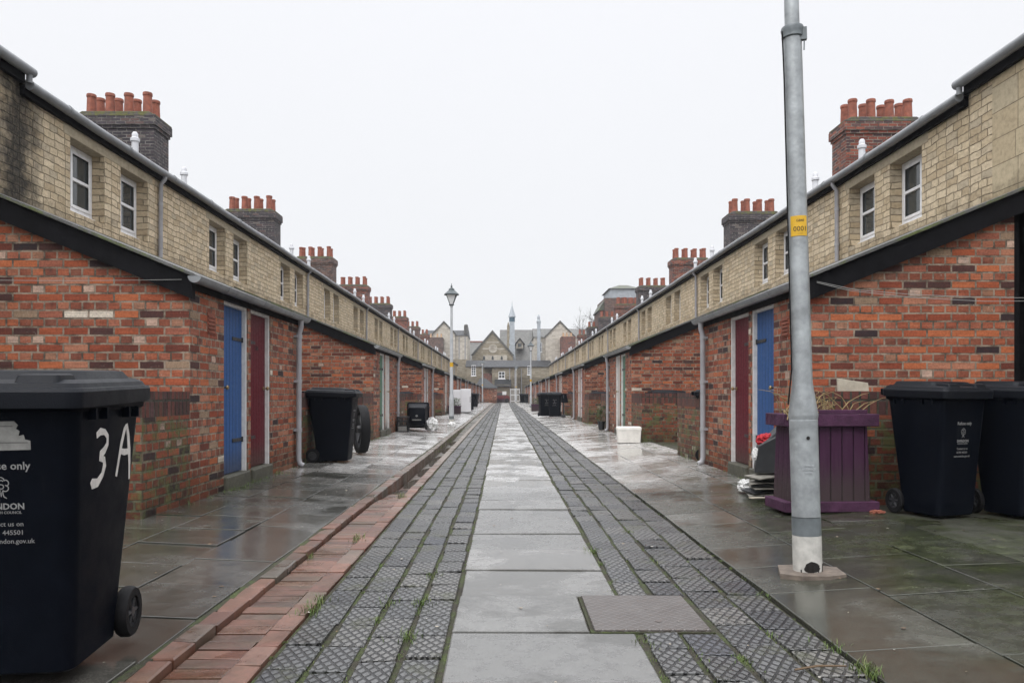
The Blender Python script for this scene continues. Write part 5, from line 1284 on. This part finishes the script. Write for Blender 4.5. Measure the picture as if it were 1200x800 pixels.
# E: brick shed with slate roof
Y=95.0
t = thing('brick_shed','small red brick shed with a dark hipped slate roof at the far left end','shed',(0,Y,0))
m = MB(); m.box(PX(558,Y),PX(582,Y),0,4,-.2,PZ(454,Y)); m.build('wall',M['brick'],t)
m = MB(); a0,a1=PX(556,Y),PX(583.5,Y); z0,z1=PZ(454.5,Y),PZ(442.5,Y)
m.add([(a0,-.2,z0),(a1,-.2,z0),(a1,4.2,z0),(a0,4.2,z0),(PX(562,Y),2,z1),(PX(568,Y),2,z1)],[(0,1,5,4),(1,2,5),(2,3,4,5),(3,0,4),(3,2,1,0)]); m.build('roof',M['slate_dark'],t)
# white gate, barrier, sign
Y=99.0
t = thing('white_gate','tall white barred gate at the end of the lane','gate',(0,Y,0))
m = MB(); x0,x1=PX(598,Y),PX(609,Y)
for xx in (x0,x1-.07,(x0+x1)/2-.035): m.box(xx,xx+.07,0,.07,-.02,1.8)
m.build('posts',M['sign_white'],t)
m = MB()
for zz in (.15,.95,1.65): m.box(x0+.07,(x0+x1)/2-.035,.02,.05,zz,zz+.1); m.box((x0+x1)/2+.035,x1-.07,.02,.05,zz,zz+.1)
for i in range(7):
    xx=x0+.1+i*(x1-x0-.2)/7; m.box(xx,xx+.03,-.004,.018,.1,1.7)
m.build('bars',M['sign_white'],t)
t = thing('parked_car','small red car with dark windows parked across the far end of the lane','car',(PX(588.5,104),101.8,-.02))
m = MB(); w_=1.6
prof=[(-1.0,.25),(1.0,.25),(1.02,.62),(.98,.85),(.72,.93),(.45,1.36),(-.62,1.40),(-.95,.95),(-1.02,.6)]
m.prism(prof,'y',-.75,.75); m.build('body',M['car_red'],t,bevel=.04,seg=2,smooth=40)
m = MB(); m.prism([(-.8,.95),(.62,.95),(.42,1.28),(-.58,1.30)],'y',-.756,.756); m.build('window',M['glass'],t)
for xx in (-.62,.62):
    for yy in (-.70,.70):
        m = MB(); m.lathe([(.0,-.09),(.26,-.09),(.29,-.06),(.29,.06),(.26,.09),(0,.09)],(xx,yy,.29),18,'y'); m.build('wheel',M['rubber'],t,smooth=40)
t = thing('sign_board','white square sign on a post above the red car','sign',(PX(591,98.5),98.5,-.02))
m = MB(); m.box(-.03,.03,0,.06,0,1.15); m.build('post',M['charcoal'],t)
m = MB(); m.box(-.26,.26,-.04,-.002,1.02,1.46); m.build('board',M['sign_white'],t)
# mansard building behind the right terrace
Y=75.0
t = thing('mansard_building','tall brick building with a mossy hipped roof and pale attic behind the right terrace','building',(0,Y,0))
a0,a1=PX(716,Y),PX(752,Y)
m = MB(); m.box(a0-.6,a1,0,6,-.2,PZ(349,Y)); m.build('wall',M['brick_brown'],t)
m = MB(); m.box(a0,a1-.3,.4,5.6,PZ(349,Y)+.002,PZ(337,Y)); m.build('attic',M['lead'],t)
m = MB(); z0,z1=PZ(337.5,Y),PZ(329,Y); m.add([(a0-.2,.2,z0),(a1-.1,.2,z0),(a1-.1,5.8,z0),(a0-.2,5.8,z0),(a0+1.2,3,z1),(a1-.9,3,z1)],[(0,1,5,4),(1,2,5),(2,3,4,5),(3,0,4),(3,2,1,0)]); m.build('roof',M['mossy_edge'],t)
m = MB(); m.box(PX(704,Y),a0-.604,.6,5.4,-.2,PZ(362,Y)); m.build('wing',M['brick_brown'],t)
m = MB(); m.prism([(PX(702,Y),PZ(363,Y)),(a0-.602,PZ(351,Y)),(a0-.602,PZ(363,Y))],'y',.4,5.5); m.build('wing_roof',M['mossy_edge'],t)
m = MB(); m.box(PX(722,Y),PX(740,Y),-1.6,-.004,-.2,PZ(357,Y)); st_ = m.build('brick_stack',M['brick_stack'],t)
for xx in (724,728,732,736,739):
    m = MB(); m.lathe([(.15,PZ(357,Y)),(.12,PZ(350.5,Y)),(.15,PZ(350,Y)),(.10,PZ(350,Y))],(PX(xx,Y),-.8,0),10); m.build('pot',M['terracotta'],st_,smooth=40)
# bare trees
def bare_tree(x, y, h, seed, lab):
    rn = random.Random(seed); t = thing('bare_tree',lab,'tree',(x,y,-.1),0,'bare trees beyond the terraces')
    mt = MB(); mt.tube([(0,0,0),(.1,.05,h*.3),(.05,.1,h*.55)],[.18,.14,.10],8); mt.build('trunk',M['bark'],t,smooth=60)
    m = MB()
    def br(p,d,l,r,n):
        pts=[p]; q=p.copy(); dd=d.copy()
        for i in range(4):
            dd=(dd+Vector((rn.gauss(0,.16),rn.gauss(0,.16),rn.gauss(.05,.1)))).normalized(); q=q+dd*l/4; pts.append(q.copy())
        m.tube(pts,[r*(1-.13*i) for i in range(5)],5 if n>1 else 4,cap=False)
        if n>0:
            for _ in range(4 if n>1 else 5):
                b=pts[rn.randint(1,4)]; nd=(dd+Vector((rn.gauss(0,.6),rn.gauss(0,.6),rn.gauss(.1,.4)))).normalized(); br(b,nd,l*rn.uniform(.5,.75),r*.55,n-1)
    for i in range(6):
        a=2*PI*i/6+rn.random(); br(Vector((.07,.08,h*(.40+.15*rn.random()))),Vector((math.cos(a)*.5,math.sin(a)*.5,1)).normalized(),h*.30,.07,3)
    m.build('crown',M['bark'],t,smooth=60)
bare_tree(11.6,98,10.8,4,'bare twiggy tree behind the right terrace, left of the mansard building')

# air: thin damp haze round the whole place
m = MB(); m.box(-410,410,-70,710,-1.3,18.5)
k = N('damp air'); k.t.nodes.remove(k.b)
pv = k.n('VolumePrincipled'); pv.inputs['Color'].default_value = (.93,.95,1,1); pv.inputs['Density'].default_value = HAZE
k.t.links.new(pv.outputs[0], k.t.nodes['Material Output'].inputs['Volume'])
if HAZE > 0: tag(m.build('haze', k.m), kind='stuff')
